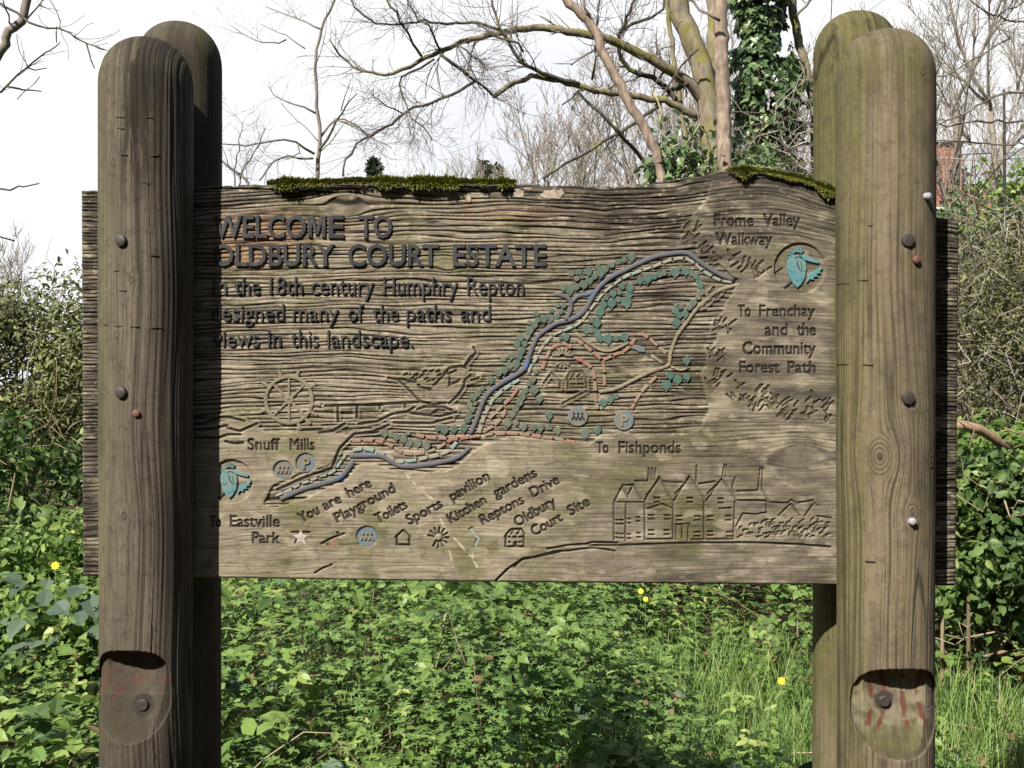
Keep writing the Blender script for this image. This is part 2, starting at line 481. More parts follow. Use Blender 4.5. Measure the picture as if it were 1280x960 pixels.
for i, (cx, cy, n, rx, ry) in enumerate([(857, 290, 9, 14, 9), (883, 313, 6, 8, 6), (905, 327, 7, 12, 7), (940, 333, 10, 20, 7), (955, 347, 7, 18, 7), (888, 372, 8, 9, 12), (902, 412, 9, 10, 10), (897, 445, 9, 10, 9),
                                         (898, 480, 14, 16, 12), (922, 492, 9, 10, 9), (944, 500, 15, 14, 14), (972, 508, 14, 14, 14), (985, 515, 12, 10, 12), (1020, 510, 14, 14, 14), (1036, 517, 5, 5, 12)]):
    TICK_GROUPS.append(ticks(cx, cy, n, rx, ry, 50 + i)); TICKS += TICK_GROUPS[-1]
LEGEND = zz(440, 560, .15625, [(350, 715), (410, 660), (470, 715)], [(360, 715), (360, 778)], [(460, 715), (460, 775), (360, 775)], w=1.9) \
    + zz(600, 560, .15625, [(200, 712), (245, 655), (330, 650), (355, 690)], [(208, 715), (208, 790), (350, 790), (352, 690)], [(225, 712), (240, 712)], [(268, 712), (290, 712)], [(315, 712), (335, 712)],
         [(235, 755), (240, 755)], [(315, 755), (325, 755)], [(278, 790), (278, 755), (290, 755), (290, 790)], [(250, 690), (262, 660)], [(300, 690), (315, 660)], w=2.2)
for k in range(12):
    a = R_(190 + k * 29) if k < 11 else 0
    c = (548, 672)
    LEGEND.append(([(c[0] + 5 * math.cos(a), c[1] + 5 * math.sin(a)), (c[0] + 12.5 * math.cos(a), c[1] + 12.5 * math.sin(a))], 2.0))
LEGEND += zz(440, 560, .15625, [(985, 785), (1000, 735)], [(945, 650), (960, 640)], w=2.2)
LEGEND += zz(240, 540, .1875, [(865, 745), (940, 705), (1015, 678)], [(970, 672), (990, 690)], [(905, 752), (925, 740)], w=2.0)
PLAYMARK = zz(240, 540, .1875, [(665, 670), (785, 670)], [(690, 740), (705, 705)], [(820, 940), (870, 910), (935, 885)], w=1.6)
MAPHOUSE = zz(640, 420, .1875, [(215, 315), (265, 245), (325, 310)], [(230, 350), (325, 350), (320, 315)], [(365, 285), (390, 240), (470, 235), (500, 280)], [(375, 345), (375, 290)], [(372, 348), (500, 345), (495, 290)],
    [(390, 325), (420, 325)], [(440, 325), (475, 325)], [(395, 290), (415, 290)], [(445, 290), (470, 290)], [(340, 450), (500, 370)], [(400, 275), (420, 250)], [(440, 275), (460, 250)], w=2.0)
KGARDEN_C = [(Zc(640, 420, .1875, [(335, 115)])[0], 12), ]
SCRATCH = zz(440, 560, .15625, [(440, 215), (470, 255), (530, 320)], [(555, 300), (590, 370), (650, 410)], [(690, 510), (720, 600), (800, 700), (890, 800), (960, 870), (1000, 950)], [(960, 820), (975, 890)], [(780, 820), (805, 950)], w=1.5)

print('raster…')
C_eng = canvas()                            # engraved mask (text and gouged drawings)
C_draw = canvas()
for grp in (HOUSE, GROUND_LINE, BIRD, BANKS, RIVERBANK, TICKS, LEGEND, PLAYMARK, MAPHOUSE):
    for pts, w in grp:
        ras_line(C_draw, pts, w * (.72 if grp is not HOUSE else .5) + .5)
eng_words = []
C_txt = canvas()
for line in ENGRAVED:
    ws = []
    for (b, p0, p1, cap) in line:
        px, z, Fc = word(b, p0, p1, cap, bold=-.006)
        ws.append((px, Fc))
        T = []
        for f in Fc:
            for k in range(1, len(f) - 1): T.append((px[f[0]], px[f[k]], px[f[k + 1]]))
        ras_tris(C_txt, T)
    eng_words.append(ws)
C_txt = dilate(C_txt, .5)
C_eng = np.maximum(C_txt, C_draw)
# sand-blasted field: lower than the original face
C_sand = canvas()
ras_poly(C_sand, [(90, 190), (895, 190), (885, 250), (850, 285), (868, 300), (905, 335), (925, 352), (905, 385), (893, 430), (876, 468), (888, 515), (872, 540), (800, 546), (775, 540), (750, 545), (738, 556), (690, 550), (640, 547),
                  (604, 556), (590, 568), (560, 588), (500, 592), (470, 580), (446, 583), (432, 602), (400, 615), (350, 634), (330, 632), (340, 608), (370, 595), (412, 582), (424, 562), (440, 545), (400, 541), (330, 541), (300, 520), (243, 535), (92, 560)])
edge_n = (fbm(GX / 14, GY / 9, 3, 3) - .5) * 2.2
C_sand = sst(.32, .68, blur(C_sand, 4) + edge_n * .35 * (blur(C_sand, 4) > .02) * (blur(C_sand, 4) < .98)).astype(np.float32)
ras = canvas(); ras_poly(ras, [(486, 472), (500, 475), (530, 500), (548, 505), (575, 492), (582, 470), (588, 458), (560, 455), (535, 470), (500, 470)])
body = blur(np.maximum(ras, dilate(np.clip(sum(0 for _ in [0]) + 0 * ras, 0, 1), 0)), 1.5)
near = canvas()
for grp in (BANKS, BIRD, RIVERBANK, MAPHOUSE, TICKS):
    for pts, w in grp: ras_line(near, pts, w + 3.5, 3)
lift = np.maximum(near * .8, body * .8)
# recessed roundels and discs
C_round = canvas()
ROUNDEL_R, ROUNDEL_L = (1000, 335.5), (289, 602)
ras_disc(C_round, ROUNDEL_R, 31.5); ras_disc(C_round, ROUNDEL_L, 27)
C_disc = canvas()
for c, r in (((382, 579), 12), ((354, 588), 12), ((458.5, 671), 13)):
    ras_disc(C_disc, c, r)
C_scr = canvas()
for pts, w in SCRATCH: ras_line(C_scr, pts, w)

def sample(C, x, y):
    u = np.clip((x - IX0) * RES - .5, 0, IW * RES - 1.001); v = np.clip((y - IY0) * RES - .5, 0, IH * RES - 1.001)
    i = u.astype(int); j = v.astype(int); fu = u - i; fv = v - j
    return (C[j, i] * (1 - fu) + C[j, i + 1] * fu) * (1 - fv) + (C[j + 1, i] * (1 - fu) + C[j + 1, i + 1] * fu) * fv

# ------------------------------------------------------------------ the sign: root and board mesh
SIGN = empty('welcome_sign', (0, YB + TH / 2, 0), 'weathered timber estate sign, carved map board bolted between two pairs of round-topped posts', 'sign')
TOPX = [92, 100, 240, 300, 340, 450, 640, 700, 760, 800, 850, 900, 925, 960, 1000, 1047, 1100, 1168, 1210]
TOPY = [238, 238, 233, 231, 230, 227, 229, 231.5, 233, 230, 223, 215, 213, 215.5, 223, 241, 258, 271, 277]
def top_y(x): return np.interp(x, TOPX, TOPY)
def bot_y(x): return np.interp(x, [100, 640, 1200], [720, 728, 732.5])
NX, NY = 1480, 680
xs = np.linspace(0, 1, NX)
Xg = np.repeat(xs[None], NY, 0)
tg = np.linspace(0, 1, NY)[:, None]
xl = 100 + 3 * tg; xr = 1199.5 - 4 * tg
Xp = xl + (xr - xl) * Xg
ty = top_y(Xp) + (vnoise(Xp / 9, Xp * 0, 5) - .5) * 2.5 + (vnoise(Xp / 3, Xp * 0, 6) - .5) * 1.2
Yp = ty + (bot_y(Xp) - ty) * tg
# grain coordinate: horizontal lines that drift, bend with the top edge, and swirl round two knots
sag = np.interp(Xp, TOPX, np.array(TOPY) - 230.)
yy = Yp - sag * np.exp(-(Yp - top_y(Xp)) / 110.) + 16 * (fbm(Xp / 300, Yp / 170, 21, 2) - .5) + 2.6 * (fbm(Xp / 48, Yp / 30, 22, 2) - .5)
for kx, ky, ka in ((432, 257, 13), (700, 620, 10), (560, 330, 6), (1000, 570, 12), (760, 700, 14), (330, 690, 8)):
    dx = (Xp - kx) / 1.8; dy = Yp - ky; r2 = dx * dx + dy * dy + 1
    yy = yy - dy * np.minimum(ka * ka / r2, 1.0) * .9
sand = sample(C_sand, Xp, Yp)
sand_s = sand * (1 - sample(lift, Xp, Yp))
rough = np.clip(sand + .35 * sst(500, 540, Yp) * sst(850, 890, Xp) * (Yp < 575) + (Xp < 243) * .8 + .5 * sst(860, 900, Xp) * (Yp < 300) + (Xp > 1060), 0, 1) * (1 - .75 * sample(lift, Xp, Yp))
r1 = vnoise(Xp / 105, yy / 3.3, 1); r2_ = vnoise(Xp / 60, yy / 1.9, 2); r3 = vnoise(Xp / 150, yy / 8.0, 4)
crev = np.clip(1 - np.abs(r1 * 2 - 1) * 4.2, 0, 1) ** 1.1 * sst(.18, .5, vnoise(Xp / 38, yy / 7, 8))
ph = yy / 5.4 + 2.2 * fbm(Xp / 170, yy / 16, 61, 2) + .5 * vnoise(Xp / 40, yy / 6, 62)
fr = ph - np.floor(ph); wv = np.abs(fr - .5) * 2                      # 1 in the furrow, 0 on the ridge
furrow = sst(.66, .95, wv) * sst(.12, .45, vnoise(Xp / 55, np.floor(ph + .5) * 3.7, 63))
crev = np.clip(.45 * crev + .95 * furrow, 0, 1)
crev2 = np.clip(1 - np.abs(r2_ * 2 - 1) * 3.6, 0, 1) ** 1.2 * sst(.25, .55, vnoise(Xp / 45, yy / 5, 18))
fibre = (vnoise(Xp / 22, yy / 1.1, 9) - .5)
ridge = (r3 - .5) * 1.0 + (r1 - .5) * 1.0 + (r2_ - .5) * 1.1 + (.5 - wv) * 1.3
H = -3.3 * sand_s + rough * (ridge * .85 - 2.0 * crev - .8 * crev2) + (1 - rough) * (-.55 * crev * .5 + (r2_ - .5) * .5 + (fbm(Xp / 12, Yp / 8, 14, 3) - .5) * .9) + fibre * .5
H = H + sample(dilate(canvas(), 0), Xp, Yp)
eng = sample(C_eng, Xp, Yp)
rnd_m = sample(C_round, Xp, Yp); dsc = sample(C_disc, Xp, Yp); scr = sample(C_scr, Xp, Yp)
H = H * (1 - .6 * np.maximum(rnd_m, dsc)) - 4.2 * rnd_m - 3.0 * dsc
H = H * (1 - eng) + np.minimum(H, 0) * eng - 3.4 * eng
H = H - .25 * scr
# long cracks
C_ck = canvas()
ras_line(C_ck, [(618, 728), (634, 712), (652, 700), (672, 696), (700, 690)], 1.6)
ras_line(C_ck, [(243, 236), (300, 235), (420, 240)], .8)
ck = sample(C_ck, Xp, Yp); H = H - 5 * ck
edge = np.minimum(np.minimum(Yp - ty, bot_y(Xp) - Yp), np.minimum(Xp - xl, xr - Xp))
H = H - 3.5 * np.clip(1 - edge / 3.0, 0, 1) ** 2
H = np.minimum(H, .6)
front = BW(np.stack([Xp, Yp], -1), H).reshape(-1, 3)
# masks
dirt = np.clip(rough * (1.05 * crev + .75 * crev2 + .22 * np.clip(-ridge * .5, 0, 1)) + (1 - rough) * (.42 * crev * sst(.3, .7, vnoise(Xp / 30, Yp / 20, 31)) + .3 * crev2 * sst(.4, .7, vnoise(Xp / 50, Yp / 30, 32))) + .6 * sample(C_txt, Xp, Yp) + .22 * sample(C_draw, Xp, Yp) + .6 * ck, 0, .95)
algae = np.clip(sst(.5, .78, fbm(Xp / 70, Yp / 45, 41, 4)) * .55 + .75 * sst(.45, .7, fbm(Xp / 16, Yp / 120, 42, 3)) * sst(1025, 1050, Xp) + .5 * sst(.5, .75, fbm(Xp / 40, Yp / 30, 43, 4)) * sst(560, 640, Yp), 0, .8)
orange = np.clip(np.exp(-(((Xp - 345) / 62) ** 2 + ((Yp - 288) / 22) ** 2) ** 1.2) * 1.25 + np.exp(-(((Xp - 300) / 40) ** 2 + ((Yp - 318) / 16) ** 2)) + .8 * np.exp(-(((Xp - 650) / 55) ** 2 + ((Yp - 265) / 9) ** 2)) + np.exp(-(((Xp - 585) / 6) ** 2 + ((Yp - 262) / 13) ** 2)) + .5 * np.exp(-(((Xp - 415) / 30) ** 2 + ((Yp - 285) / 10) ** 2)), 0, 1)
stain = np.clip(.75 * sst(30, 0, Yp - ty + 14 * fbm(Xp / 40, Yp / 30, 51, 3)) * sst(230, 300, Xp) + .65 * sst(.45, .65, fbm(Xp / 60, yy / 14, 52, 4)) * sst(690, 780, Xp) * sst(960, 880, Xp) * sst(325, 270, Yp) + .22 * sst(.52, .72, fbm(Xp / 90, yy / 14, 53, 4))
                + .55 * (Xp < 243) * sst(.3, .6, fbm(Xp / 40, yy / 30, 54, 3)) + .4 * (Xp < 135) + .45 * sst(1050, 1090, Xp), 0, .85)  # left-end terms paint shade onto the board stub
stain = np.clip(stain + .46 * sst(600, 900, Xp) * sst(.05, .95, fbm(Xp / 45, yy / 9, 57, 5) + .10) + .22 * sst(300, 260, Yp) * sst(.3, .6, fbm(Xp / 60, yy / 10, 59, 3)) + .22 * sst(.4, .7, fbm(Xp / 50, yy / 9, 58, 3)) * sst(600, 700, Xp), 0, .85) * (1 - scr)
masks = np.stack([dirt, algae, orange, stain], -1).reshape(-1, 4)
idx = np.arange(NX * NY).reshape(NY, NX)
q_front = np.stack([idx[:-1, :-1], idx[1:, :-1], idx[1:, 1:], idx[:-1, 1:]], -1).reshape(-1, 4)
loop = np.concatenate([idx[0, :], idx[1:, -1], idx[-1, -2::-1], idx[-2:0:-1, 0]])
back = front[loop].copy(); back[:, 1] = YB + TH
nb = len(front); lb = nb + np.arange(len(loop))
q_side = np.stack([loop, np.roll(loop, -1), np.roll(lb, -1), lb], -1)
tops = lb[:NX]; bots = lb[NX + NY - 2: NX + NY - 2 + NX][::-1]
q_back = np.stack([tops[:-1], tops[1:], bots[1:], bots[:-1]], -1)
bm_masks = masks[loop].copy(); bm_masks[:, 0] *= .4
pale2 = np.clip(.8 * scr * sst(.3, .6, vnoise(Xp / 5, Yp / 5, 33)) + .45 * sst(.62, .8, fbm(Xp / 6, yy / 2.2, 34, 3)) * rough * (1 - dirt) + .3 * sst(.6, .75, fbm(Xp / 25, Yp / 12, 35, 4)), 0, .8)
m2 = np.zeros((len(front) + len(back), 4), np.float32); m2[:len(front), 0] = pale2.ravel()
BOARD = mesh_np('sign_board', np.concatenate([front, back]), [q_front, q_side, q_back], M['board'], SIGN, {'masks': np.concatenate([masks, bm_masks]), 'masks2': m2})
print('board done')

# ------------------------------------------------------------------ carved pieces on the board (children of the board)
def bchild(name, G, mat, smooth=False, label=None, kind=None):
    o = G.build(name, mat, BOARD, smooth)
    if o is not None:
        # board wood on flush pieces: give them the same masks
        n = len(o.data.vertices)
        at = o.data.attributes.new('masks', 'FLOAT_COLOR', 'POINT')
        arr = np.zeros((n, 4), np.float32); arr[:, 1] = .15; arr[:, 3] = .1
        at.data.foreach_set('color', arr.ravel())
        if label: o['label'] = label
        if kind: o['kind'] = kind
    return o

def prism(G, outline, h0, h1, inset=.9, drop=.9, rough=.0):
    """closed outline in photo px, from depth h0 to top h1 (mm) with a chamfered rim"""
    o = np.asarray(outline, float); n = len(o)
    area = np.sum(o[:, 0] * np.roll(o[:, 1], -1) - np.roll(o[:, 0], -1) * o[:, 1])
    if area > 0: o = o[::-1]
    e = np.roll(o, -1, 0) - o; e /= np.linalg.norm(e, axis=1)[:, None] + 1e-9
    nrm = np.stack([-e[:, 1], e[:, 0]], 1); vn = nrm + np.roll(nrm, 1, 0); vn /= np.linalg.norm(vn, axis=1)[:, None] + 1e-9
    inn = o + vn * inset * -1
    # make sure the inset goes inwards
    c = o.mean(0)
    if np.mean(np.linalg.norm(inn - c, axis=1)) > np.mean(np.linalg.norm(o - c, axis=1)): inn = o + vn * inset
    V = np.concatenate([BW(o, h0), BW(o, h1 - drop), BW(inn, h1)])
    i = np.arange(n); j = (i + 1) % n
    qs = np.concatenate([np.stack([i, i + n, j + n, j], 1), np.stack([i + n, i + 2 * n, j + 2 * n, j + n], 1)])
    G.add(V, [qs, np.array([(i + 2 * n)[::-1]])], rng.random())

def ribbon(G, pts, w, h0, h1, inset=.8, drop=.8):
    """band along a polyline, width w px (scalar or per point), as a chamfered bar"""
    p = np.asarray(pts, float); n = len(p)
    w = np.broadcast_to(np.asarray(w, float), (n,))
    t = np.gradient(p, axis=0); t /= np.linalg.norm(t, axis=1)[:, None] + 1e-9
    nn = np.stack([-t[:, 1], t[:, 0]], 1)
    a = p + nn * (w / 2)[:, None]; b = p - nn * (w / 2)[:, None]
    ai = p + nn * np.maximum(w / 2 - inset, .2)[:, None]; bi = p - nn * np.maximum(w / 2 - inset, .2)[:, None]
    prof = [BW(a, h0), BW(a, h1 - drop), BW(ai, h1), BW(bi, h1), BW(b, h1 - drop), BW(b, h0)]
    V = np.concatenate(prof)
    Q = []
    for k in range(5):
        i = np.arange(n - 1)
        Q.append(np.stack([k * n + i, k * n + i + 1, (k + 1) * n + i + 1, (k + 1) * n + i], 1))
    ends = [[0, n, 2 * n, 3 * n, 4 * n, 5 * n], [n - 1 + k * n for k in (5, 4, 3, 2, 1, 0)]]
    G.add(V, [np.concatenate(Q), np.array(ends)], rng.random())

def smooth_line(pts, step=4.0):
    p = np.asarray(pts, float)
    if len(p) < 3:
        L = np.linalg.norm(p[1] - p[0]); m = max(2, int(L / step) + 1)
        return p[0] + (p[1] - p[0]) * np.linspace(0, 1, m)[:, None]
    ext = np.vstack([2 * p[0] - p[1], p, 2 * p[-1] - p[-2]]); out = []
    for k in range(1, len(ext) - 2):
        p0, p1, p2, p3 = ext[k - 1:k + 3]
        m = max(1, int(np.linalg.norm(p2 - p1) / step))
        for t in np.arange(m) / m:
            out.append(.5 * ((2 * p1) + (-p0 + p2) * t + (2 * p0 - 5 * p1 + 4 * p2 - p3) * t ** 2 + (-p0 + 3 * p1 - 3 * p2 + p3) * t ** 3))
    out.append(p[-1]); return np.array(out)

# raised lettering, one piece per word
for style, words in RAISED:
    for (b, x0, x1, y, cap) in words:
        G = Geo(); bold = style == 'bold'; bev = .010 if bold else .007
        bits = [('WELCO', x0, 382.5), ('E', 410.5, x1)] if b == 'WELCOME' else [(b, x0, x1)]
        for bb, xa, xb in bits:
            px, z, Fc = word(bb, (xa, y), (xb, y), cap, bold=.011 if bold else -.007, extrude=.1, bevel=bev)
            top = z.max(); hh = np.where(z > 0, .5 - (top - z) / bev * .7, -7.0)
            by = {}
            for f in Fc: by.setdefault(len(f), []).append(f)
            G.add(BW(px, hh), [np.array(v) for v in by.values()], rng.random())
        if b == 'WELCOME':
            prism(G, [(385, 297), (385, 270), (391.5, 270), (396, 285), (400.5, 270), (407, 270), (407, 297), (402.2, 297), (402.2, 279), (397.8, 294), (394.2, 294), (389.8, 279), (389.8, 297)], -7, .5, .7, .7)
        bchild('raised_lettering', G, M['letter'], label='raised black lettering reading ' + b)
# engraved lettering: dark floors of the cut letters
for line, ws in zip(ENGRAVED, eng_words):
    G = Geo()
    for px, Fc in ws:
        by = {}
        for f in Fc: by.setdefault(len(f), []).append(f)
        G.add(BW(px, -2.3), [np.array(v) for v in by.values()], rng.random())
    bchild('engraved_lettering', G, M['engraved_text'], label='engraved dark lettering reading ' + ' '.join(w[0] for w in line))
def strokes(name, lines, label, mat='engraved', h=-2.4):
    G = Geo()
    for pts, w in lines:
        p = smooth_line(pts, 3) if len(pts) > 2 else np.asarray(pts, float)
        n = len(p); t = np.gradient(p, axis=0); t /= np.linalg.norm(t, axis=1)[:, None] + 1e-9
        nn = np.stack([-t[:, 1], t[:, 0]], 1); ww = w * .36 * np.interp(np.linspace(0, 1, n), [0, .15, .85, 1], [.6, 1, 1, .6])
        a = p + nn * ww[:, None]; b = p - nn * ww[:, None]; i = np.arange(n - 1)
        G.add(np.concatenate([BW(a, h), BW(b, h)]), [np.stack([i, i + 1, n + i + 1, n + i], 1)], rng.random())
    return bchild(name, G, M[mat], label=label)
strokes('engraved_mansion_drawing', HOUSE, 'engraved drawing of a gabled mansion with chimneys and shrubs', 'engraved_soft')
strokes('engraved_ground_line', GROUND_LINE, 'engraved ground line below the mansion')
strokes('engraved_bird_drawing', BIRD, 'engraved drawing of a small bird with cocked tail')
strokes('engraved_river_ripples', BANKS[:5], 'engraved ripples left of the water wheel')
strokes('engraved_river_drawing', BANKS[5:], 'engraved river and weir between the wheel and the bird')
strokes('engraved_bank_line', RIVERBANK, 'engraved bank line above the lower river')
for tk in TICK_GROUPS: strokes('engraved_hedge_mark', tk, None, 'engraved_soft')
for nm, xa, xb in (('engraved_seesaw_symbol', 395, 440), ('engraved_pavilion_symbol', 485, 525), ('engraved_flower_symbol', 525, 570), ('engraved_drive_symbol', 575, 612), ('engraved_house_symbol', 620, 670)):
    strokes(nm, [l for l in LEGEND if xa < l[0][0][0] < xb], None)
strokes('engraved_star_line', PLAYMARK[:2], None)
strokes('engraved_nick', PLAYMARK[2:], None)
strokes('engraved_map_house', MAPHOUSE, 'engraved little houses in the middle of the map', 'engraved_soft')

# river
RIV1 = [(350, 624), (380, 611), (412, 602), (426, 596), (435, 586), (441, 577)]
RIV2 = [(437, 570), (474, 570), (487, 576), (502.5, 583), (534, 581), (552, 577.5), (565, 574.5), (577, 568.5), (588, 559)]
RIV3 = [(588, 543), (595, 526), (600.6, 511), (605, 500), (612, 490), (629, 477.5), (647.5, 467), (657, 459), (660.6, 449), (664, 438), (672, 421), (683, 412), (696, 404), (709, 401), (722.5, 395), (732, 386.5), (739, 374), (745, 364), (754, 354), (767.5, 344),
        (782.5, 337), (799, 329), (818, 321), (837, 317), (856, 315.5), (865, 319), (875, 327), (887, 335), (903.6, 344.6), (918, 350)]
RIV4 = [(693, 367), (709, 371.5), (714, 380), (713, 389), (707.5, 401)]
RIV5 = [(714, 379), (722.5, 370), (734, 368), (744, 364)]
for r, w in ((RIV1, 6.2), (RIV2, 5.8), (RIV3, 5.8), (RIV4, 5.4), (RIV5, 5.4)):
    G = Geo(); s = smooth_line(r); ribbon(G, s, w * (1 + .18 * (vnoise(np.arange(len(s)) / 3, 0 * s[:, 0], 3) - .5)), -8, -.3 if r is not RIV5 else -.5, 1.2, 1.2)
    bchild('carved_river', G, M['blue_paint'], True)
# dashes
def dashes(name, pts, mat, n_len=11, gap=3.2, w=4.6, cnt=None):
    p = smooth_line(pts, 1.0); d = np.concatenate([[0], np.cumsum(np.linalg.norm(np.diff(p, axis=0), axis=1))])
    s = 0.0
    while s + n_len * .5 < d[-1]:
        e = min(s + n_len * rng.uniform(.85, 1.15), d[-1])
        t = np.linspace(s, e, 4); seg = np.stack([np.interp(t, d, p[:, 0]), np.interp(t, d, p[:, 1])], 1)
        DASH.append((name, seg, w * rng.uniform(.85, 1.12), mat)); s = e + gap
DASH = []
dashes('turquoise_path_dash', [(441, 563), (456, 561.5), (472, 565), (484, 569.5), (496, 577), (507, 577), (522, 575), (535, 572), (548, 569), (561, 564), (571, 553)], 'turq_paint')
dashes('turquoise_path_dash', [(599, 541), (602.5, 530), (605.3, 520.6), (611, 509.4), (617.5, 498), (629, 488), (640, 480.3), (649.4, 474.7)], 'turq_paint', 10)
dashes('turquoise_path_dash', [(661, 466), (665, 456), (670, 449), (675.6, 438), (683, 428), (692, 419), (706, 413), (720, 407), (730, 398.5), (737.5, 388), (747, 376), (756, 365), (769, 354.7), (780.6, 347), (797.5, 340), (818, 333), (837, 325.6), (856, 323), (869, 330), (878, 338), (886, 343), (897, 349), (908, 352), (920, 353)], 'turq_paint', 11, 3, 4)
dashes('turquoise_path_dash', [(345, 620), (364, 612), (375, 605.6), (388, 601), (399, 596), (409, 593.4), (418, 588.7), (424, 580), (432, 569)], 'turq_paint', 10, 3, 4)
tp = lambda *l, **k: dashes('terracotta_path_dash', *l, mat='terra_paint', **k)
tp([(520, 544), (535, 547), (554, 548), (568, 549), (582, 547), (600, 545)])
tp([(606, 545), (610, 543.5), (627, 542), (644, 542), (661, 544), (676, 546), (691, 548), (706, 551), (722, 554)])
tp([(440, 551), (460, 551), (479, 553.5), (490, 558), (501, 565), (516, 567.5), (531, 565.6), (544, 562), (556, 555), (565, 549)])
tp([(606, 539), (617.5, 532), (627, 522.5), (634, 510)]); tp([(612, 523), (629, 506.5), (640, 496), (651, 481)])
tp([(678, 461), (684, 446), (690.6, 435), (704, 430), (713, 434), (717, 441)]); tp([(729, 453), (736, 456.5), (742, 465), (744, 480), (745, 495), (747, 511)])
tp([(720.6, 424), (732, 433), (743, 441.5), (752.5, 450)]); tp([(755, 450), (767.5, 444), (780.6, 439), (790, 430), (798, 417)])
tp([(801, 417), (809, 421), (824, 434), (833, 442)]); tp([(754, 454), (756, 465), (756, 482)], n_len=13); tp([(821, 471), (803, 489), (790, 511)])
for nm, seg, w, mat in DASH:
    G = Geo(); ribbon(G, seg, w, -8, -.6 - rng.random() * .6, .9, 1.0); bchild(nm, G, M[mat])
ROADS = [([(749, 490), (771, 485.6), (790, 476), (809, 467), (827.5, 460), (837, 455.6), (838, 444), (846, 421), (859, 402.5), (870, 387.5), (880, 377), (897.5, 364), (918, 357), (931, 354)], 4.5),
         ([(719, 416), (730, 425), (745, 435), (760, 439), (775, 434), (786, 428)], 3.6), ([(814, 444), (830, 455)], 4), ([(839, 458), (851, 463), (862, 459)], 3)]
for r, w in ROADS:
    G = Geo(); s = smooth_line(r); ribbon(G, s, w, -8, -.6, 1, 1); bchild('carved_road', G, M['board'], True)
for c, r, rot in (((799, 436), 7, .5), ((725, 450), 5, 1)):
    G = Geo(); a = np.linspace(0, 2 * np.pi, 7)[:-1] + rot
    prism(G, np.stack([c[0] + r * 1.3 * np.cos(a), c[1] + r * .6 * np.sin(a) + .4 * r * np.cos(a)], 1), -8, -.5); bchild('carved_plaque', G, M['disc_paint' if r > 6 else 'red_paint'])
# little map trees
TZ = []
def tz(ox, oy, s, L, mat='tree_paint'):
    for x, y, r in L: TZ.append((ox + x * s, oy + y * s, r * s * 1.06, mat))
tz(640, 290, .1875, [(800, 165, 28), (750, 185, 20), (710, 200, 20), (665, 220, 22), (625, 245, 25), (590, 272, 30), (575, 232, 20), (550, 297, 22), (510, 265, 28), (518, 325, 25), (470, 300, 15), (478, 350, 28), (450, 268, 22), (432, 312, 18), (398, 275, 22), (430, 370, 22), (388, 382, 33), (340, 370, 24),
    (345, 490, 20), (305, 490, 18), (330, 530, 20), (265, 525, 18), (300, 560, 22), (258, 575, 25), (215, 580, 25), (165, 545, 20), (172, 587, 22), (118, 605, 18), (150, 617, 25), (120, 655, 28), (100, 695, 25), (55, 705, 25), (85, 745, 22), (35, 747, 24), (65, 790, 28), (10, 830, 20), (50, 828, 26), (28, 880, 30)])
tz(640, 290, .1875, [(855, 325, 24), (905, 308, 32), (950, 297, 22), (985, 283, 22), (1015, 275, 20), (1088, 267, 32), (1130, 235, 15), (1160, 262, 28), (1200, 277, 22), (1230, 297, 22), (1250, 328, 24), (1257, 362, 22), (1262, 405, 22), (1245, 435, 20), (1212, 470, 25), (1185, 502, 22), (1155, 547, 25), (1115, 558, 22), (1090, 525, 26), (1130, 500, 18), (1095, 488, 15), (1097, 602, 30)], 'teal_paint')
tz(640, 290, .1875, [(770, 343, 12), (735, 365, 22), (790, 375, 28), (720, 405, 18), (785, 417, 24), (675, 410, 26), (630, 440, 18), (665, 475, 30), (710, 450, 22), (765, 467, 38), (612, 485, 25), (590, 532, 32), (570, 575, 15), (565, 607, 30), (530, 592, 20), (497, 650, 28), (530, 660, 18), (565, 672, 32), (590, 712, 24), (640, 712, 34), (697, 712, 22), (752, 700, 30), (325, 710, 14), (362, 700, 26)], 'teal_paint')
tz(460, 410, .1875, [(1080, 20, 28), (1055, 62, 22), (1015, 67, 22), (1000, 110, 24), (1028, 150, 24), (1020, 192, 28), (990, 237, 30), (950, 190, 24), (945, 250, 24), (905, 210, 20), (870, 297, 26), (910, 282, 26), (818, 347, 26), (765, 402, 18), (735, 432, 24), (703, 462, 25), (680, 515, 20), (715, 503, 18), (693, 547, 22), (680, 585, 22), (663, 615, 22), (640, 667, 28), (575, 672, 26), (510, 677, 30), (465, 672, 20),
    (110, 707, 24), (150, 712, 22), (190, 727, 24), (235, 742, 26), (275, 765, 28), (330, 767, 28), (390, 782, 28), (270, 703, 15), (1120, 292, 18), (1100, 342, 25), (1075, 372, 20), (1110, 412, 30), (1143, 472, 26), (1050, 417, 22), (1030, 457, 26), (1010, 497, 24), (985, 537, 24), (960, 577, 24), (930, 632, 30), (985, 632, 22), (1035, 657, 28), (1105, 662, 24), (1150, 667, 24), (1210, 582, 26), (1210, 662, 22), (1265, 687, 26), (880, 482, 20)])
tz(640, 420, .1875, [(1165, 165, 27), (1055, 265, 25), (1030, 327, 34), (1105, 293, 30), (1170, 275, 24), (608, 445, 28), (658, 420, 25), (695, 405, 20), (490, 650, 30), (570, 625, 28)], 'teal_paint')
_keep = []
for t_ in TZ:
    if all(math.hypot(t_[0] - k_[0], t_[1] - k_[1]) > .50 * (t_[2] + k_[2]) * .5 + .8 for k_ in _keep): _keep.append(t_)
TZ = _keep
order = sorted(range(len(TZ)), key=lambda i: -TZ[i][2])
rest = Geo()
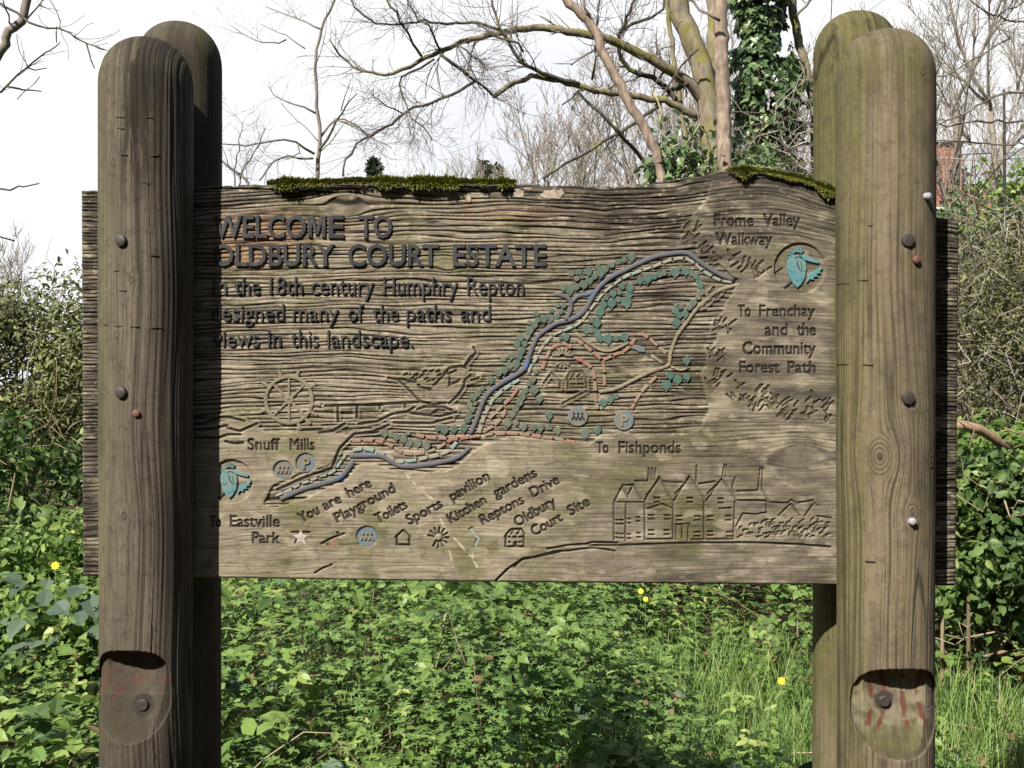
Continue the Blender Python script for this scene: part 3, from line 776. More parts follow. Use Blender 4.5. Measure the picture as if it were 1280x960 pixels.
def tree_shape(G, cx, cy, r):
    q = random.Random(int(cx * 100 + cy)); n = 8; o = []; hz_ = q.uniform(-1.6, .5); ph = q.uniform(0, .8)
    for k in range(n):
        a = 2 * math.pi * k / n + .2 + (ph if not r > 4.2 else 0)
        rr_ = r * q.uniform(.90, 1.08)
        o.append((cx + rr_ * math.cos(a), cy + rr_ * math.sin(a)))
        if k == 1 and r > 4.4:      # stub of a trunk below the crown
            o.append((cx + .22 * r, cy + 1.0 * r)); o.append((cx + .20 * r, cy + 1.32 * r)); o.append((cx - .14 * r, cy + 1.32 * r)); o.append((cx - .16 * r, cy + 1.0 * r))
    prism(G, o, -8, hz_, .75, 1.0)
for rank, i in enumerate(order):
    cx, cy, r, mat = TZ[i]
    if rank < 92:
        G = Geo(); tree_shape(G, cx, cy, r); bchild('carved_map_tree', G, M[mat])
    else: tree_shape(rest, cx, cy, r)
bchild('carved_small_map_trees', rest, M['tree_paint'], kind='stuff')
# water wheel
G = Geo(); c = np.array((361, 500.)); a = np.linspace(0, 2 * np.pi, 49)
ring = np.stack([c[0] + 29 * np.cos(a), c[1] + 29 * np.sin(a)], 1); ribbon(G, ring, 4.5, -8, -.6, .8, .8)
for k in range(8):
    an = k * math.pi / 4; d = np.array((math.cos(an), math.sin(an)))
    ribbon(G, np.array([c + d * 4, c + d * 15, c + d * 28]), 3, -8, -1.2, .6, .6)
a = np.linspace(0, 2 * np.pi, 17)[:-1]; prism(G, np.stack([c[0] + 5.5 * np.cos(a), c[1] + 5.5 * np.sin(a)], 1), -8, -.5)
for an in (-1.9, -1.25, -.55, -2.55, -3.0, .15, .5, 2.75, .85, 1.2):
    d = np.array((math.cos(an), math.sin(an))); ribbon(G, np.array([c + d * 31, c + d * 35, c + d * 40]), 4, -8, -1.0, .6, .6)
bchild('carved_water_wheel', G, M['board'])
strokes('engraved_hub', [([(359.5, 499), (361.5, 500)], 3)], 'dark hub hole of the water wheel', h=-.3)
# kitchen garden fan on the map
G = Geo()
for k in range(7):
    an = math.pi + .15 + k * (math.pi - .3) / 6; c0 = np.array((703, 445.)); d = np.array((math.cos(an), math.sin(an) * .75))
    ribbon(G, np.array([c0 + d * 3.5, c0 + d * 8, c0 + d * 12.5]), np.array([1.6, 3, 3.6]), -8, -.6, .6, .6)
for k in range(4):
    an = .5 + k * .7; c0 = np.array((703, 452.)); d = np.array((math.cos(an), math.sin(an) * .8))
    ribbon(G, np.array([c0 + d * 3, c0 + d * 6, c0 + d * 9.5]), np.array([1.6, 3, 3.4]), -8, -.7, .6, .6)
bchild('carved_garden_fan', G, M['board'])
# round symbols
def disc(name, c, r, h0, h1, mat):
    G = Geo(); a = np.linspace(0, 2 * np.pi, 33)[:-1]
    prism(G, np.stack([c[0] + r * np.cos(a), c[1] + r * np.sin(a)], 1), h0, h1, .7, .7)
    return bchild(name, G, M[mat], True and False)
def letter_P(c, h, mat, h0=-8):
    px, z, Fc = word('P', (c[0] - 4.2, c[1] + 6.5), (c[0] + 5, c[1] + 6.5), 13, bold=.03, extrude=.1)
    G = Geo(); by = {}
    for f in Fc: by.setdefault(len(f), []).append(f)
    G.add(BW(px, np.where(z > 0, h, h0)), [np.array(v) for v in by.values()], 0.5)
    bchild('parking_letter', G, M[mat])
def little_folk(c, h, mat):
    G = Geo()
    for dx in (-5.2, 0, 5.2):
        a = np.linspace(0, 2 * np.pi, 9)[:-1]; prism(G, np.stack([c[0] + dx + 1.5 * np.cos(a), c[1] - 4.2 + 1.5 * np.sin(a)], 1), -8, h, .4, .4)
        ribbon(G, np.array([(c[0] + dx - 2.4, c[1] + 3.5), (c[0] + dx, c[1] - 1.5), (c[0] + dx + 2.4, c[1] + 3.5)]), 2.2, -8, h, .5, .5)
    bchild('toilet_figures_symbol', G, M[mat])
for c, r, lo in (((382, 579), 11.6, True), ((354, 588), 11.6, True), ((458.5, 671), 12.6, True), ((722.5, 520.5), 12.5, False), ((780, 525.5), 12.5, False)):
    disc('symbol_disc', c, r, -9, -2.6 if lo else -.4, 'disc_paint')
letter_P((382, 579), -.3, 'board'); letter_P((780, 525.5), 1.2, 'board')
little_folk((354, 588), -.5, 'board'); little_folk((458.5, 671.5), -.5, 'board'); little_folk((722.5, 521), 1.0, 'engraved')
# star, playground, Repton strip
G = Geo(); o = []
for k in range(10):
    an = -math.pi / 2 + k * math.pi / 5; r = 11 if k % 2 == 0 else 4.6; o.append((376 + r * math.cos(an), 672 + r * math.sin(an)))
prism(G, o, -2, .35, .8, .4); bchild('star_symbol', G, M['white_paint'])
G = Geo(); prism(G, Zc(240, 540, .1875, [(900, 752), (945, 712), (980, 752)]), -2, .3, .5, .3); bchild('playground_symbol', G, M['red_paint'])
G = Geo(); ribbon(G, np.array(Zc(440, 560, .15625, [(950, 645), (985, 700), (1015, 725), (985, 785)])), 3.6, -2, .3, .5, .3); bchild('drive_symbol', G, M['turq_paint'])
# kingfisher roundels
def kingfisher(c, s, flip=1):
    def T(L): return [(c[0] + x * s, c[1] + y * s) for x, y in L]
    h = -.8
    G = Geo(); prism(G, T([(-14, -14), (-8, -18), (-2, -16), (4, -13), (8, -8), (9, 2), (7, 12), (2, 21), (-3, 25), (-8, 20), (-13, 11), (-16, 0), (-16, -8)]), -8, h, 1, 1); bchild('kingfisher_body', G, M['bird_paint'])
    G = Geo(); prism(G, T([(-1, -18), (8, -16.5), (18, -13), (25, -9), (24, -6), (14, -8), (5, -11)]), -8, h, .7, .8); bchild('kingfisher_beak', G, M['bird_paint'])
    G = Geo(); prism(G, T([(11, 8), (28, -3), (29, 1), (26, 3), (27, 6), (22, 7), (23, 11), (18, 11), (18, 15), (13, 14), (9, 18)]), -8, h, .6, .8); bchild('kingfisher_wing', G, M['bird_paint'])
    G = Geo()
    for k in range(9):
        an = math.pi * (1.03 + k * .085); d = np.array((math.cos(an), math.sin(an))); cc = np.array((c[0] - 3 * s, c[1] - 14 * s))
        ribbon(G, np.array([cc + d * 7 * s, cc + d * 9.5 * s, cc + d * 12.5 * s]), 1.8 * s, -8, h, .4, .5)
    bchild('kingfisher_crest', G, M['bird_paint'])
    strokes('kingfisher_feather_lines', [(T([(-4, -10), (-2, -2), (1, 3)]), 2.0), (T([(1, -9), (3, 0), (1, 5)]), 1.2), (T([(-14, 2), (-9, 5), (-6, 2)]), 1.0), (T([(4, 4), (7, 3), (9, 0)]), 1.0), (T([(-6, 14), (-3, 17), (0, 14)]), 1.2), (T([(2, 12), (3, 15)]), 1.3), (T([(-7, -13), (-2, -15), (4, -12)]), 1.8)], 'cut feather lines of the kingfisher', h=h + .25)
    G = Geo(); ribbon(G, np.array(T([(-9, 15), (-15, 20), (-22, 25)])), 3.2 * s, -8, -2.0, .6, .6); bchild('kingfisher_perch', G, M['letter'])
kingfisher(ROUNDEL_R, .98); kingfisher(ROUNDEL_L, .86)

# moss on the top edge
def moss_patch(x0, x1, n, droop, thick, seed):
    q = np.random.default_rng(seed)
    x = q.uniform(x0, x1, n); env = np.clip(np.minimum(x - x0, x1 - x) / 18, .15, 1) * (.15 + 1.1 * vnoise(x / 14, x * 0, seed) * vnoise(x / 40, x * 0, seed + 2) * 1.6)
    back = q.random(n) ** 1.5
    yb = top_y(x) - 1 + q.normal(0, 1, n) + (back < .25) * droop * q.random(n) * env
    base = BW(np.stack([x, yb], -1), 0); base[:, 1] = YB - .001 - .004 * (back < .25) + np.where(back < .25, 0, (back - .25) * .06)
    L = q.uniform(.004, .009, n) * thick * env + .002
    th = q.normal(0, .6, n); front = np.where(back < .3, q.uniform(.3, 1.2, n), q.normal(0, .5, n))
    up = np.where(yb > top_y(x) + 2, q.uniform(-.9, .3, n), q.uniform(.5, 1.2, n))
    d = np.stack([np.sin(th) * .8, -front, up], 1); d /= np.linalg.norm(d, axis=1)[:, None]
    s = np.stack([np.cos(th), np.sin(th) * .3, 0 * th], 1) * (q.uniform(.0005, .0012, n) * thick)[:, None]
    tip = base + d * L[:, None]; mid = base + d * (L * .55)[:, None] + np.stack([0 * th, -0.001 + 0 * th, .001 + 0 * th], 1)
    V = np.stack([base - s, base + s, mid + s * 1.1, mid - s * 1.1, tip], 1).reshape(-1, 3)
    i = np.arange(n)[:, None] * 5
    rnd = np.repeat(np.clip(q.beta(2, 2, n) * .9 + .1 * up, 0, 1), 5)
    o = mesh_np('moss_patch', V, [i + np.array([[0, 1, 2, 3]]), i + np.array([[3, 2, 4]])], M['moss'], BOARD, {'rnd': rnd}, True)
    o['kind'] = 'stuff'
    return o
moss_patch(335, 645, 8500, 8, 1.55, 61)['label'] = 'long tufty strip of yellow green moss along the top edge'
moss_patch(908, 948, 2200, 14, 1.2, 62)['label'] = 'small green moss cushion on the hump of the top edge'
moss_patch(945, 1052, 7000, 22, 1.35, 63)['label'] = 'thick dark green moss hanging over the sloping top edge'

# pale bird droppings / lichen on the board top
M['lichen'] = plain_mat('pale_lichen', (.34, .28, .22), (.19, .15, .11), 160)
for cx, cy, rx, ry in ((648, 241, 9, 6), (690, 243, 14, 6), (700, 240, 6, 4), (586, 248, 4, 4)):
    G = Geo(); a = np.linspace(0, 2 * np.pi, 15)[:-1]; k = .6 + .6 * rng.random(14)
    prism(G, np.stack([cx + rx * k * np.cos(a), cy + ry * k * np.sin(a)], 1), -6, -1.9, .8, .3); bchild('lichen_spot', G, M['lichen'])

# ------------------------------------------------------------------ posts
ZB0, ZT0 = HC - (727 - 480) * SB, HC - (236 - 480) * SB      # board's bottom and top edge near the posts
def post(name, cx, cy, R, ztop, front_post, knots, scoop, mat, nth, nz, seed, stain_shade_f, notch_low, side):
    zz_ = np.concatenate([np.linspace(0, .58, 16), np.linspace(.585, ztop - .085, nz)])
    u = np.linspace(0, 1, 60)[1:]
    caph = .085
    zz_ = np.concatenate([zz_, ztop - caph + caph * np.sin(u * math.pi / 2)])
    tcap = np.clip((zz_ - (ztop - caph)) / caph, 0, 1)
    rad = R * np.clip(1 - tcap ** 2.35, 0, 1) ** (1 / 2.15)
    rad = rad * (1 + .012 * np.sin(zz_ * 3 + seed))
    th = np.linspace(-np.pi, np.pi, nth, endpoint=False)      # 0 faces the camera
    TH_, ZZ = np.meshgrid(th, zz_)
    RR = np.repeat(rad[:, None], nth, 1)
    s = R * np.arcsin(np.clip(RR / R * np.sin(TH_), -1, 1)) * 1000 / 1.27; zpx = -ZZ * 1000 / 1.27        # surface coordinates in about photo pixels
    sv = s + 5 * (vnoise(s / 60, zpx / 160, seed) - .5) * 2
    dirt_k = 0 * s; hk = 0 * s; kmask = 0 * s
    for kx, kz, ka in knots:
        dx = s - kx; dz = (zpx + kz * 1000 / 1.27) / 1.55; r2 = dx * dx + dz * dz + .5
        sv = sv - dx * np.minimum(ka * ka / r2, 1.0)
        rk = np.sqrt(r2); kin = sst(ka * 1.1, ka * .8, rk)
        kmask = np.maximum(kmask, kin)
        hk += kin * (.6 * np.sin(rk * 1.6)); dirt_k = np.maximum(dirt_k, kin * .45 * (np.sin(rk * 1.6) < -.1) + sst(ka * .28, 0, rk) * .9)
    g1 = vnoise(sv / 3.6, zpx / 420, seed + 1); g2 = vnoise(sv / 1.9, zpx / 260, seed + 2)
    groove = np.clip(1 - np.abs(g1 * 2 - 1) * 2.4, 0, 1) ** 1.4 * (1 - kmask)
    amp = .45 + .55 * sst(-30, 10, s * (1 if side < 0 else -1)) + .3 * (vnoise(s / 30, zpx / 150, seed + 4) - .5)
    if side > 0: amp = amp * (1 - .5 * sst(z_at(330, 1.815), z_at(200, 1.815), ZZ))
    h = (-1.5 * groove + (g2 - .5) * .9 + (g1 - .5) * 1.0) * amp * .8 * (1 - .7 * kmask) + hk
    ck = np.clip(1 - np.abs(vnoise(sv / 22, zpx / 900, seed + 7) - .5) * 60, 0, 1) * sst(.55, .7, vnoise(s / 40, zpx / 260, seed + 9)); h = h - 2.5 * ck
    tcap = np.repeat(tcap[:, None], nth, 1)
    h *= sst(1.0, .85, tcap) * .9 + .1
    rr_ = RR + h * .001 * np.clip(RR / R, 0, 1)
    X = rr_ * np.sin(TH_); Y = -rr_ * np.cos(TH_)
    flat = np.zeros_like(X)
    if front_post:
        inn = (ZZ > ZB0 - .014) & (ZZ < ZT0 + .004)
        lim = YB - cy - .0012
        flat = inn & (Y > lim); Y = np.where(inn, np.minimum(Y, lim), Y)
    else:
        lim = YB + TH - cy + .0005
        zb = ZB0 - notch_low
        rise = np.clip((zb - ZZ) / .045, 0, 1); lim_z = np.where(ZZ > zb, lim, lim - (lim + R) * (1 - np.sqrt(np.clip(1 - rise ** 2, 0, 1))))
        inn = (ZZ < ZT0 + .004) & (ZZ > zb - .045)
        flat = inn & (Y < lim_z); Y = np.where(inn, np.maximum(Y, lim_z), Y)
    sc_in = np.zeros_like(X)
    if scoop:
        x0, x1, z0, z1, dmax = scoop
        xc, a_ = (x0 + x1) / 2, (x1 - x0) / 2
        t = (ZZ - z0) / (z1 - z0); xa = np.abs(X - xc) / a_
        zc = .50
        e = np.where(t < zc, (xa ** 2.1 + (np.abs(t - zc) / zc) ** 2.1), (xa ** 3.2 + (np.abs(t - zc) / (1 - zc)) ** 3.2))
        ins = (e < 1) & (Y < .02) & (np.abs(TH_) < 1.9)
        dep = dmax * (.34 + .66 * np.clip(t, 0, 1) ** .9) * np.clip(1 - e, 0, 1) ** .24
        dep = dep + .0025 * (fbm(X * 90, ZZ * 60, seed + 13, 4) - .5) * np.clip(1 - e, 0, 1)
        yc = np.maximum(-R + dep, Y + .45 * dep)
        hit = ins & (yc > Y); Y = np.where(hit, yc, Y); sc_in = np.where(ins, np.clip(1 - e, 0, 1), 0)
    V = np.stack([X, Y, ZZ], -1).reshape(-1, 3) + np.array((cx, cy, 0))
    n_z = len(zz_); id_ = np.arange(n_z * nth).reshape(n_z, nth)
    nx_ = np.roll(id_, -1, 1)
    Q = np.stack([id_[:-1], nx_[:-1], nx_[1:], id_[1:]], -1).reshape(-1, 4)
    cap = id_[-1][None]
    dirt = np.clip(groove * amp * .75 + dirt_k + ck * .8, 0, .9) * (1 - (sc_in > 0) * .7)
    px = s / 1.0
    algae, stain, orange = stain_shade_f(s, ZZ, tcap, sc_in, seed)
    red = np.zeros_like(s); pal = np.zeros_like(s)
    if scoop:
        xq = (X - (scoop[0] + scoop[1]) / 2) / ((scoop[1] - scoop[0]) / 2); tq = (ZZ - scoop[2]) / (scoop[3] - scoop[2]); nz_ = fbm(X * 90, ZZ * 90, seed + 21, 3)
        inside = sst(.02, .12, sc_in)
        if side > 0:
            for (ax, bx) in ((-.66, .10), (-.40, .16), (.62, -.10), (.22, -.05)):
                red = np.maximum(red, sst(.075, .04, np.abs(xq - ax - bx * np.sin((1 - tq) * 5))) * sst(.26, .36, tq) * sst(.72, .6, nz_))
            pal = .22 * inside * sst(.18, .4, tq) * sst(.3, .8, nz_ + .1); red = red * inside * .8
        else:
            red = inside * sst(.56, .62, nz_ + .12 * (xq < -.25) - .03) * sst(.3, .45, tq) * .25; pal = 0 * inside
    hole = 0 * s  # dark disc round the bolt end, painting in the shade of its hole
    if scoop:
        hx, hz = ((179 - 640) / F * 1.832 - cx, z_at(881, 1.832)) if side < 0 else ((1105 - 640) / F * 1.836 - cx, z_at(876, 1.836))
        rh = np.hypot(X - hx, ZZ - hz); hole = sst(.020, .011, rh + .004 * (nz_ - .5)) * (sc_in > 0) * (Y < 0); pal = pal * (1 - hole); red = red * (1 - hole)
    m2 = np.stack([pal, red, 0 * pal, 0 * pal], -1).reshape(-1, 4)
    m = np.stack([dirt, np.clip(algae, 0, .85), np.clip(orange, 0, 1), np.clip(stain + hole, 0, .97)], -1).reshape(-1, 4)
    o = mesh_np(name, V, [Q, cap], mat, SIGN, {'masks': m, 'masks2': m2})
    return o

def z_at(py, d): return HC - (py - 480) / F * d
DF = 1.815                                                        # depth of the posts' front surface
def st_left(s, z, tcap, sc, seed):
    zz1 = z_at(95, DF)
    stain = 1.0 * np.exp(-((s - 6 + 3 * np.sin(z * 9)) / 19) ** 2) * sst(z_at(300, DF), z_at(150, DF), z) * sst(.28, .46, fbm(s / 5, z * 24, seed, 3)) + .5 * sst(.3, .9, tcap) + .5 * np.exp(-((s - 15) / 11) ** 2) * sst(z_at(260, DF), z_at(190, DF), z) + .42 * sst(8, 40, s) \
        + .30 * sst(.45, .7, fbm(s / 30, z * 5, seed + 1, 3)) + .5 * sst(.9, .5, z) + .36 * (sc > 0)  # painted shade on right half, lower part and scoop floor; other terms are stains
    algae = .35 * sst(-20, -48, s) + .7 * (sc > .05) * sst(.35, .6, fbm(s / 20, z * 14, seed + 2, 3)) * sst(z_at(850, DF), z_at(890, DF), z) + .25 * tcap
    orange = 0 * s
    return algae, stain, orange
def st_right(s, z, tcap, sc, seed):
    stain = .3 * sst(.45, .75, fbm(s / 26, z * 13, seed + 1, 3)) + .35 * sst(.5, 1, tcap) * sst(.4, .6, fbm(s / 12, z * 20, seed, 3)) + .4 * sst(30, 60, s) * .6 + .36 * (sc > 0) * sst(.5, .05, sc) + .22 * (sc > 0) * sst(.3, .8, fbm(s / 6, z * 90, seed + 8, 4)) + .1 * (sc > 0)  # right edge and scoop rim carry painted shade; the noisy terms are stains
    algae = .55 * sst(z_at(215, DF), z_at(60, DF), z) * sst(.35, .65, fbm(s / 26, z * 9, seed + 2, 3)) + .5 * sst(-34, -54, s) + .2 * sst(.52, .7, fbm(s / 20, z * 14, seed + 3, 3)) + .5 * (sc > .1) * sst(.4, .6, fbm(s / 18, z * 14, seed + 4, 3)) + .5 * (sc > .02) * sst(z_at(885, DF), z_at(925, DF), z)
    return algae, stain, 0 * s
def st_rear_l(s, z, tcap, sc, seed):
    stain = .55 + .3 * sst(.4, .7, fbm(s / 30, z * 6, seed, 3)) + 0 * z  # even part paints in shade at the left end; noise adds stains
    algae = .8 * sst(z_at(120, 2), z_at(50, 2), z) * sst(.4, .62, fbm(s / 20, z * 12, seed + 2, 3)) + .2
    return algae, stain * (1 - .4 * sst(.2, 1, tcap)), 0 * s
def st_rear_r(s, z, tcap, sc, seed):
    stain = .12 * sst(.4, .7, fbm(s / 30, z * 6, seed, 3)) + .55 * sst(.6, .75, fbm(s / 7, z * 40, seed + 5, 3)) * sst(z_at(240, 2), z_at(60, 2), z)
    algae = .95 * sst(.25, .5, fbm(s / 30, z * 5, seed + 2, 3)) + .2
    return algae, stain, 0 * s
CYF, CYR = 1.88, 2.05
XL, XR = (183 - 640) * CYF / F, (1106.5 - 640) * CYF / F
RL, RR0 = .0748, .0785
kn = lambda px, py, cxp, a: ((px - cxp) * 1.08, z_at(py, DF), a)
P_FL = post('front_post', XL, CYF, RL, z_at(40, DF + .03), True, [kn(184, 352, 183, 5), kn(165, 420, 183, 4), kn(160, 205, 183, 4), kn(175, 645, 183, 6)], (-.070, .056, z_at(928, DF), z_at(813, DF), .046), M['post_dark'], 400, 700, 3, st_left, 0, -1)
P_FL['label'] = 'dark stained front post on the welcome lettering side'
P_FR = post('front_post', XR, CYF, RR0, z_at(30, DF + .03), True, [kn(1082, 571, 1106, 17), kn(1152, 577, 1106, 7), kn(1120, 640, 1106, 9), kn(1135, 92, 1106, 4), kn(1122, 505, 1106, 7)], (-.068, .073, z_at(948, DF), z_at(835, DF), .050), M['post'], 400, 700, 9, st_right, 0, 1)
P_FR['label'] = 'lighter front post with big knot on the mansion side'
P_BL = post('rear_post', (224 - 640) * CYR / F, CYR, .0745, z_at(22, CYR - .03), False, [kn(240, 80, 222, 6)], None, M['post_dark'], 220, 260, 15, st_rear_l, .008, 1)
P_BL['label'] = 'dark rear post behind the welcome side'
P_BR = post('rear_post', (1070 - 640) * CYR / F, CYR, .0755, z_at(9, CYR - .03), False, [], None, M['post'], 220, 260, 19, st_rear_r, .05, -1)
P_BR['label'] = 'green algae covered rear post behind the mansion side'

# bolts, nails, staples: sub-parts of the posts
def head(name, parent, cxp, cx, R, px, py, r, hgt, mat, sides=20, dome=.5):
    X = (px - 640) / F * DF; Z = z_at(py, DF); dx = X - cx
    yy_ = -math.sqrt(max(R * R - dx * dx, 1e-6)); n = np.array((dx, yy_, 0)) / R
    c = np.array((X, CYF + yy_, Z)); tx = np.array((-n[1], n[0], 0)); tz_ = np.array((0, 0, 1.))
    G = Geo(); a = np.linspace(0, 2 * np.pi, sides, endpoint=False)
    prof = [(r, -.004), (r, hgt * .6), (r * .9, hgt * .95), (r * .55, hgt * (1 + dome * .3)), (r * .15, hgt * (1 + dome * .4))]
    V = []
    for rr2, hh in prof:
        V.append(c + n * hh + (np.cos(a) * rr2)[:, None] * tx + (np.sin(a) * rr2)[:, None] * tz_)
    V = np.concatenate(V); i = np.arange(sides); j = (i + 1) % sides
    Q = np.concatenate([np.stack([k * sides + i, k * sides + j, (k + 1) * sides + j, (k + 1) * sides + i], 1) for k in range(4)])
    G.add(V, [Q, np.array([4 * sides + i])], .5)
    return G.build(name, mat, parent, False)
S1 = .00128
for px, py in ((154.5, 302), (154.5, 490.5)): head('bolt', P_FL, 183, XL, RL, px, py, 7.4 * S1, .006, M['bolt'])
head('nail', P_FL, 183, XL, RL, 173, 516.5, 4.6 * S1, .004, M['nail_red'], 12)
for px, py in ((1131, 302), (1131, 497.5)): head('bolt', P_FR, 1106, XR, RR0, px, py, 8.4 * S1, .005, M['bolt'])
head('nail', P_FR, 1106, XR, RR0, 1141.5, 326, 5.2 * S1, .006, M['nail_red'], 12)
head('nail', P_FR, 1106, XR, RR0, 1156, 246, 4.6 * S1, .009, M['nail_zinc'], 12)
head('nail', P_FR, 1106, XR, RR0, 1136, 650.5, 4.8 * S1, .007, M['nail_zinc'], 12)
def staple(parent, cx, R, px, py, w, ang=0):
    G = Geo()
    for k in range(2): pass
    xs_ = np.linspace(-w / 2, w / 2, 5) * S1; pts = []
    for x in xs_:
        X = (px - 640) / F * DF + x * math.cos(ang); Z = z_at(py, DF) + x * math.sin(ang); dx = X - cx
        pts.append((X, CYF - math.sqrt(max(R * R - dx * dx, 1e-6)) - .0008, Z))
    V, Q = tube_pts(np.array(pts), np.full(5, .0011), 6); G.add(V, Q, .5)
    return G.build('staple', M['staple'], parent, True)

def tube_pts(p, r, k=6, cap=True):
    n = len(p); t = np.gradient(p, axis=0); t /= np.linalg.norm(t, axis=1)[:, None] + 1e-12
    ref = np.array((0, 0, 1.)) if abs(t[:, 2]).mean() < .8 else np.array((1., 0, 0))
    u = np.cross(t, ref); u /= np.linalg.norm(u, axis=1)[:, None] + 1e-12; v = np.cross(t, u)
    a = np.arange(k) * 2 * np.pi / k
    V = p[:, None] + (u[:, None] * np.cos(a)[None, :, None] + v[:, None] * np.sin(a)[None, :, None]) * r[:, None, None]
    V = V.reshape(-1, 3); id_ = np.arange(n * k).reshape(n, k); nx = np.roll(id_, -1, 1)
    Q = np.stack([id_[:-1], nx[:-1], nx[1:], id_[1:]], -1).reshape(-1, 4)
    fs = [Q]
    if cap: fs += [id_[0][::-1][None], id_[-1][None]]
    return V, fs
for px, py, w in ((152, 148, 11), (188, 148, 9), (153, 162, 9), (158, 195, 10), (194, 195, 10), (183, 230, 10), (193, 320, 11), (148, 339, 8), (156, 364, 9), (131, 406, 7), (150, 408, 9), (171, 409, 11), (196, 410, 12)): staple(P_FL, XL, RL, px, py, w, rng.normal(0, .12))
for px, py, w in ((1065, 352, 8), (1081, 350, 10), (1064, 455, 8), (1086, 456, 10), (1088, 702, 10), (1088, 282, 5)): staple(P_FR, XR, RR0, px, py, w, rng.normal(0, .1))
# bolt ends inside the two scoops
def nut(parent, px, py, y, r, mat):
    X = (px - 640) / F * y; Z = z_at(py, y); G = Geo()
    for rr2, d0, sd in ((r, .012, 20), (r * .55, .004, 6)):
        a = np.linspace(0, 2 * np.pi, sd, endpoint=False); ring = lambda q, yy2: np.stack([X + q * np.cos(a), np.full(sd, yy2), Z + q * np.sin(a)], 1)
        V = np.concatenate([ring(rr2, y + .02), ring(rr2, y + .004 - d0 * .6), ring(rr2 * .8, y + .002 - d0 * .6)]); i = np.arange(sd); j = (i + 1) % sd
        G.add(V, [np.concatenate([np.stack([i, j, sd + j, sd + i], 1), np.stack([sd + i, sd + j, 2 * sd + j, 2 * sd + i], 1)]), np.array([2 * sd + i])], .5)
    return G.build('bolt_end', mat, parent, False)
nut(P_FR, 1105, 876, 1.836, .0095, M['bolt']); nut(P_FL, 179, 881, 1.832, .0095, M['bolt'])

# ------------------------------------------------------------------ ground
gm = NT('woodland_soil'); co = gm.geo(); n = gm.noise(co, 3.5, 6, .65); n2 = gm.noise(co, 40, 4, .7)
gm.base(gm.mix(gm.math('MULTIPLY', n2, .6), gm.ramp(n, [(.3, (.035, .026, .016)), (.5, (.06, .047, .026)), (.7, (.045, .055, .020))]), (.10, .08, .05)), .95, .1)
gm.bump(n2, .8, .03)
gx = np.concatenate([np.linspace(-250, -14, 24), np.linspace(-12, 12, 97), np.linspace(14, 250, 24)]); gy = np.concatenate([np.linspace(-60, -2, 14), np.linspace(0, 14, 57), np.linspace(16, 400, 30)])
GXg, GYg = np.meshgrid(gx, gy)
def ground_z(x, y): return .10 * (fbm(np.asarray(x) / 1.3, np.asarray(y) / 1.3, 71, 3) - .5) * sst(1.5, 3, np.asarray(y)) * sst(30, 14, np.abs(np.asarray(x)))
zg = ground_z(GXg, GYg)
id_ = np.arange(GXg.size).reshape(GXg.shape)
gnd = mesh_np('ground', np.stack([GXg, GYg, zg], -1).reshape(-1, 3), [np.stack([id_[:-1, :-1], id_[:-1, 1:], id_[1:, 1:], id_[1:, :-1]], -1).reshape(-1, 4)], gm.m)
tag(gnd, kind='structure')
#@@VEG
# ------------------------------------------------------------------ foliage helpers
def leaf_t(w=.28, fold=.07, droop=.10):
    V = np.array([(0, 0, 0), (0, .35, 0), (0, .7, -.02), (0, 1, -droop), (-w, .24, fold), (-w * .88, .62, fold * .6), (w, .24, fold), (w * .88, .62, fold * .6)], float)
    return V, [np.array([[0, 1, 4], [2, 3, 5], [0, 6, 1], [2, 7, 3]]), np.array([[1, 2, 5, 4], [1, 6, 7, 2]])]
def ivy_t():
    o = [(0, 0), (-.30, -.06), (-.52, .22), (-.30, .42), (-.28, .68), (0, 1.0), (.28, .68), (.30, .42), (.52, .22), (.30, -.06)]
    V = np.array([(0, .35, -.05)] + [(x, y, .03 * (abs(x) > .2) - .08 * (y > .9)) for x, y in o], float); n = len(o)
    return V, [np.array([[0, 1 + (i + 1) % n, 1 + i] for i in range(n)])]
def blade_t():
    V = np.array([(-.5, 0, 0), (.5, 0, 0), (-.45, .4, .03), (.45, .4, .03), (-.3, .75, -.02), (.3, .75, -.02), (0, 1, -.14)], float)
    return V, [np.array([[0, 1, 3, 2], [2, 3, 5, 4]]), np.array([[4, 5, 6]])]
def sliver_t():
    V = np.array([(-.10, .08, 0), (.10, .08, 0), (.14, .6, .03), (-.14, .6, .03), (0, 1, -.03)], float)
    return V, [np.array([[0, 1, 2, 3]]), np.array([[3, 2, 4]])]
def unit(a): return a / (np.linalg.norm(a, axis=-1, keepdims=True) + 1e-12)
def scatter(T, pos, fwd, nrm, sc, rnd, wid=None):
    V0, F0 = T; n = len(pos); m = len(V0)
    nrm = unit(nrm); f = unit(fwd - (fwd * nrm).sum(-1, keepdims=True) * nrm); r = np.cross(f, nrm)
    sc = np.broadcast_to(sc, (n,)); w = sc if wid is None else np.broadcast_to(wid, (n,))
    V = pos[:, None] + V0[None, :, 0, None] * r[:, None] * w[:, None, None] + V0[None, :, 1, None] * f[:, None] * sc[:, None, None] + V0[None, :, 2, None] * nrm[:, None] * sc[:, None, None]
    off = np.arange(n)[:, None, None] * m
    return V.reshape(-1, 3), [(off + F_[None]).reshape(-1, F_.shape[1]) for F_ in F0], np.repeat(rnd, m)
class Leaves:
    def __init__(s): s.V = []; s.F = {}; s.R = []; s.n = 0
    def add(s, r):
        V, Fs, R = r
        for f in Fs: s.F.setdefault(f.shape[1], []).append(f + s.n)
        s.V.append(V); s.R.append(R); s.n += len(V)
    def build(s, name, mat, parent=None, smooth=False):
        return mesh_np(name, np.concatenate(s.V), [np.concatenate(v) for v in s.F.values()], mat, parent, {'rnd': np.concatenate(s.R)}, smooth)
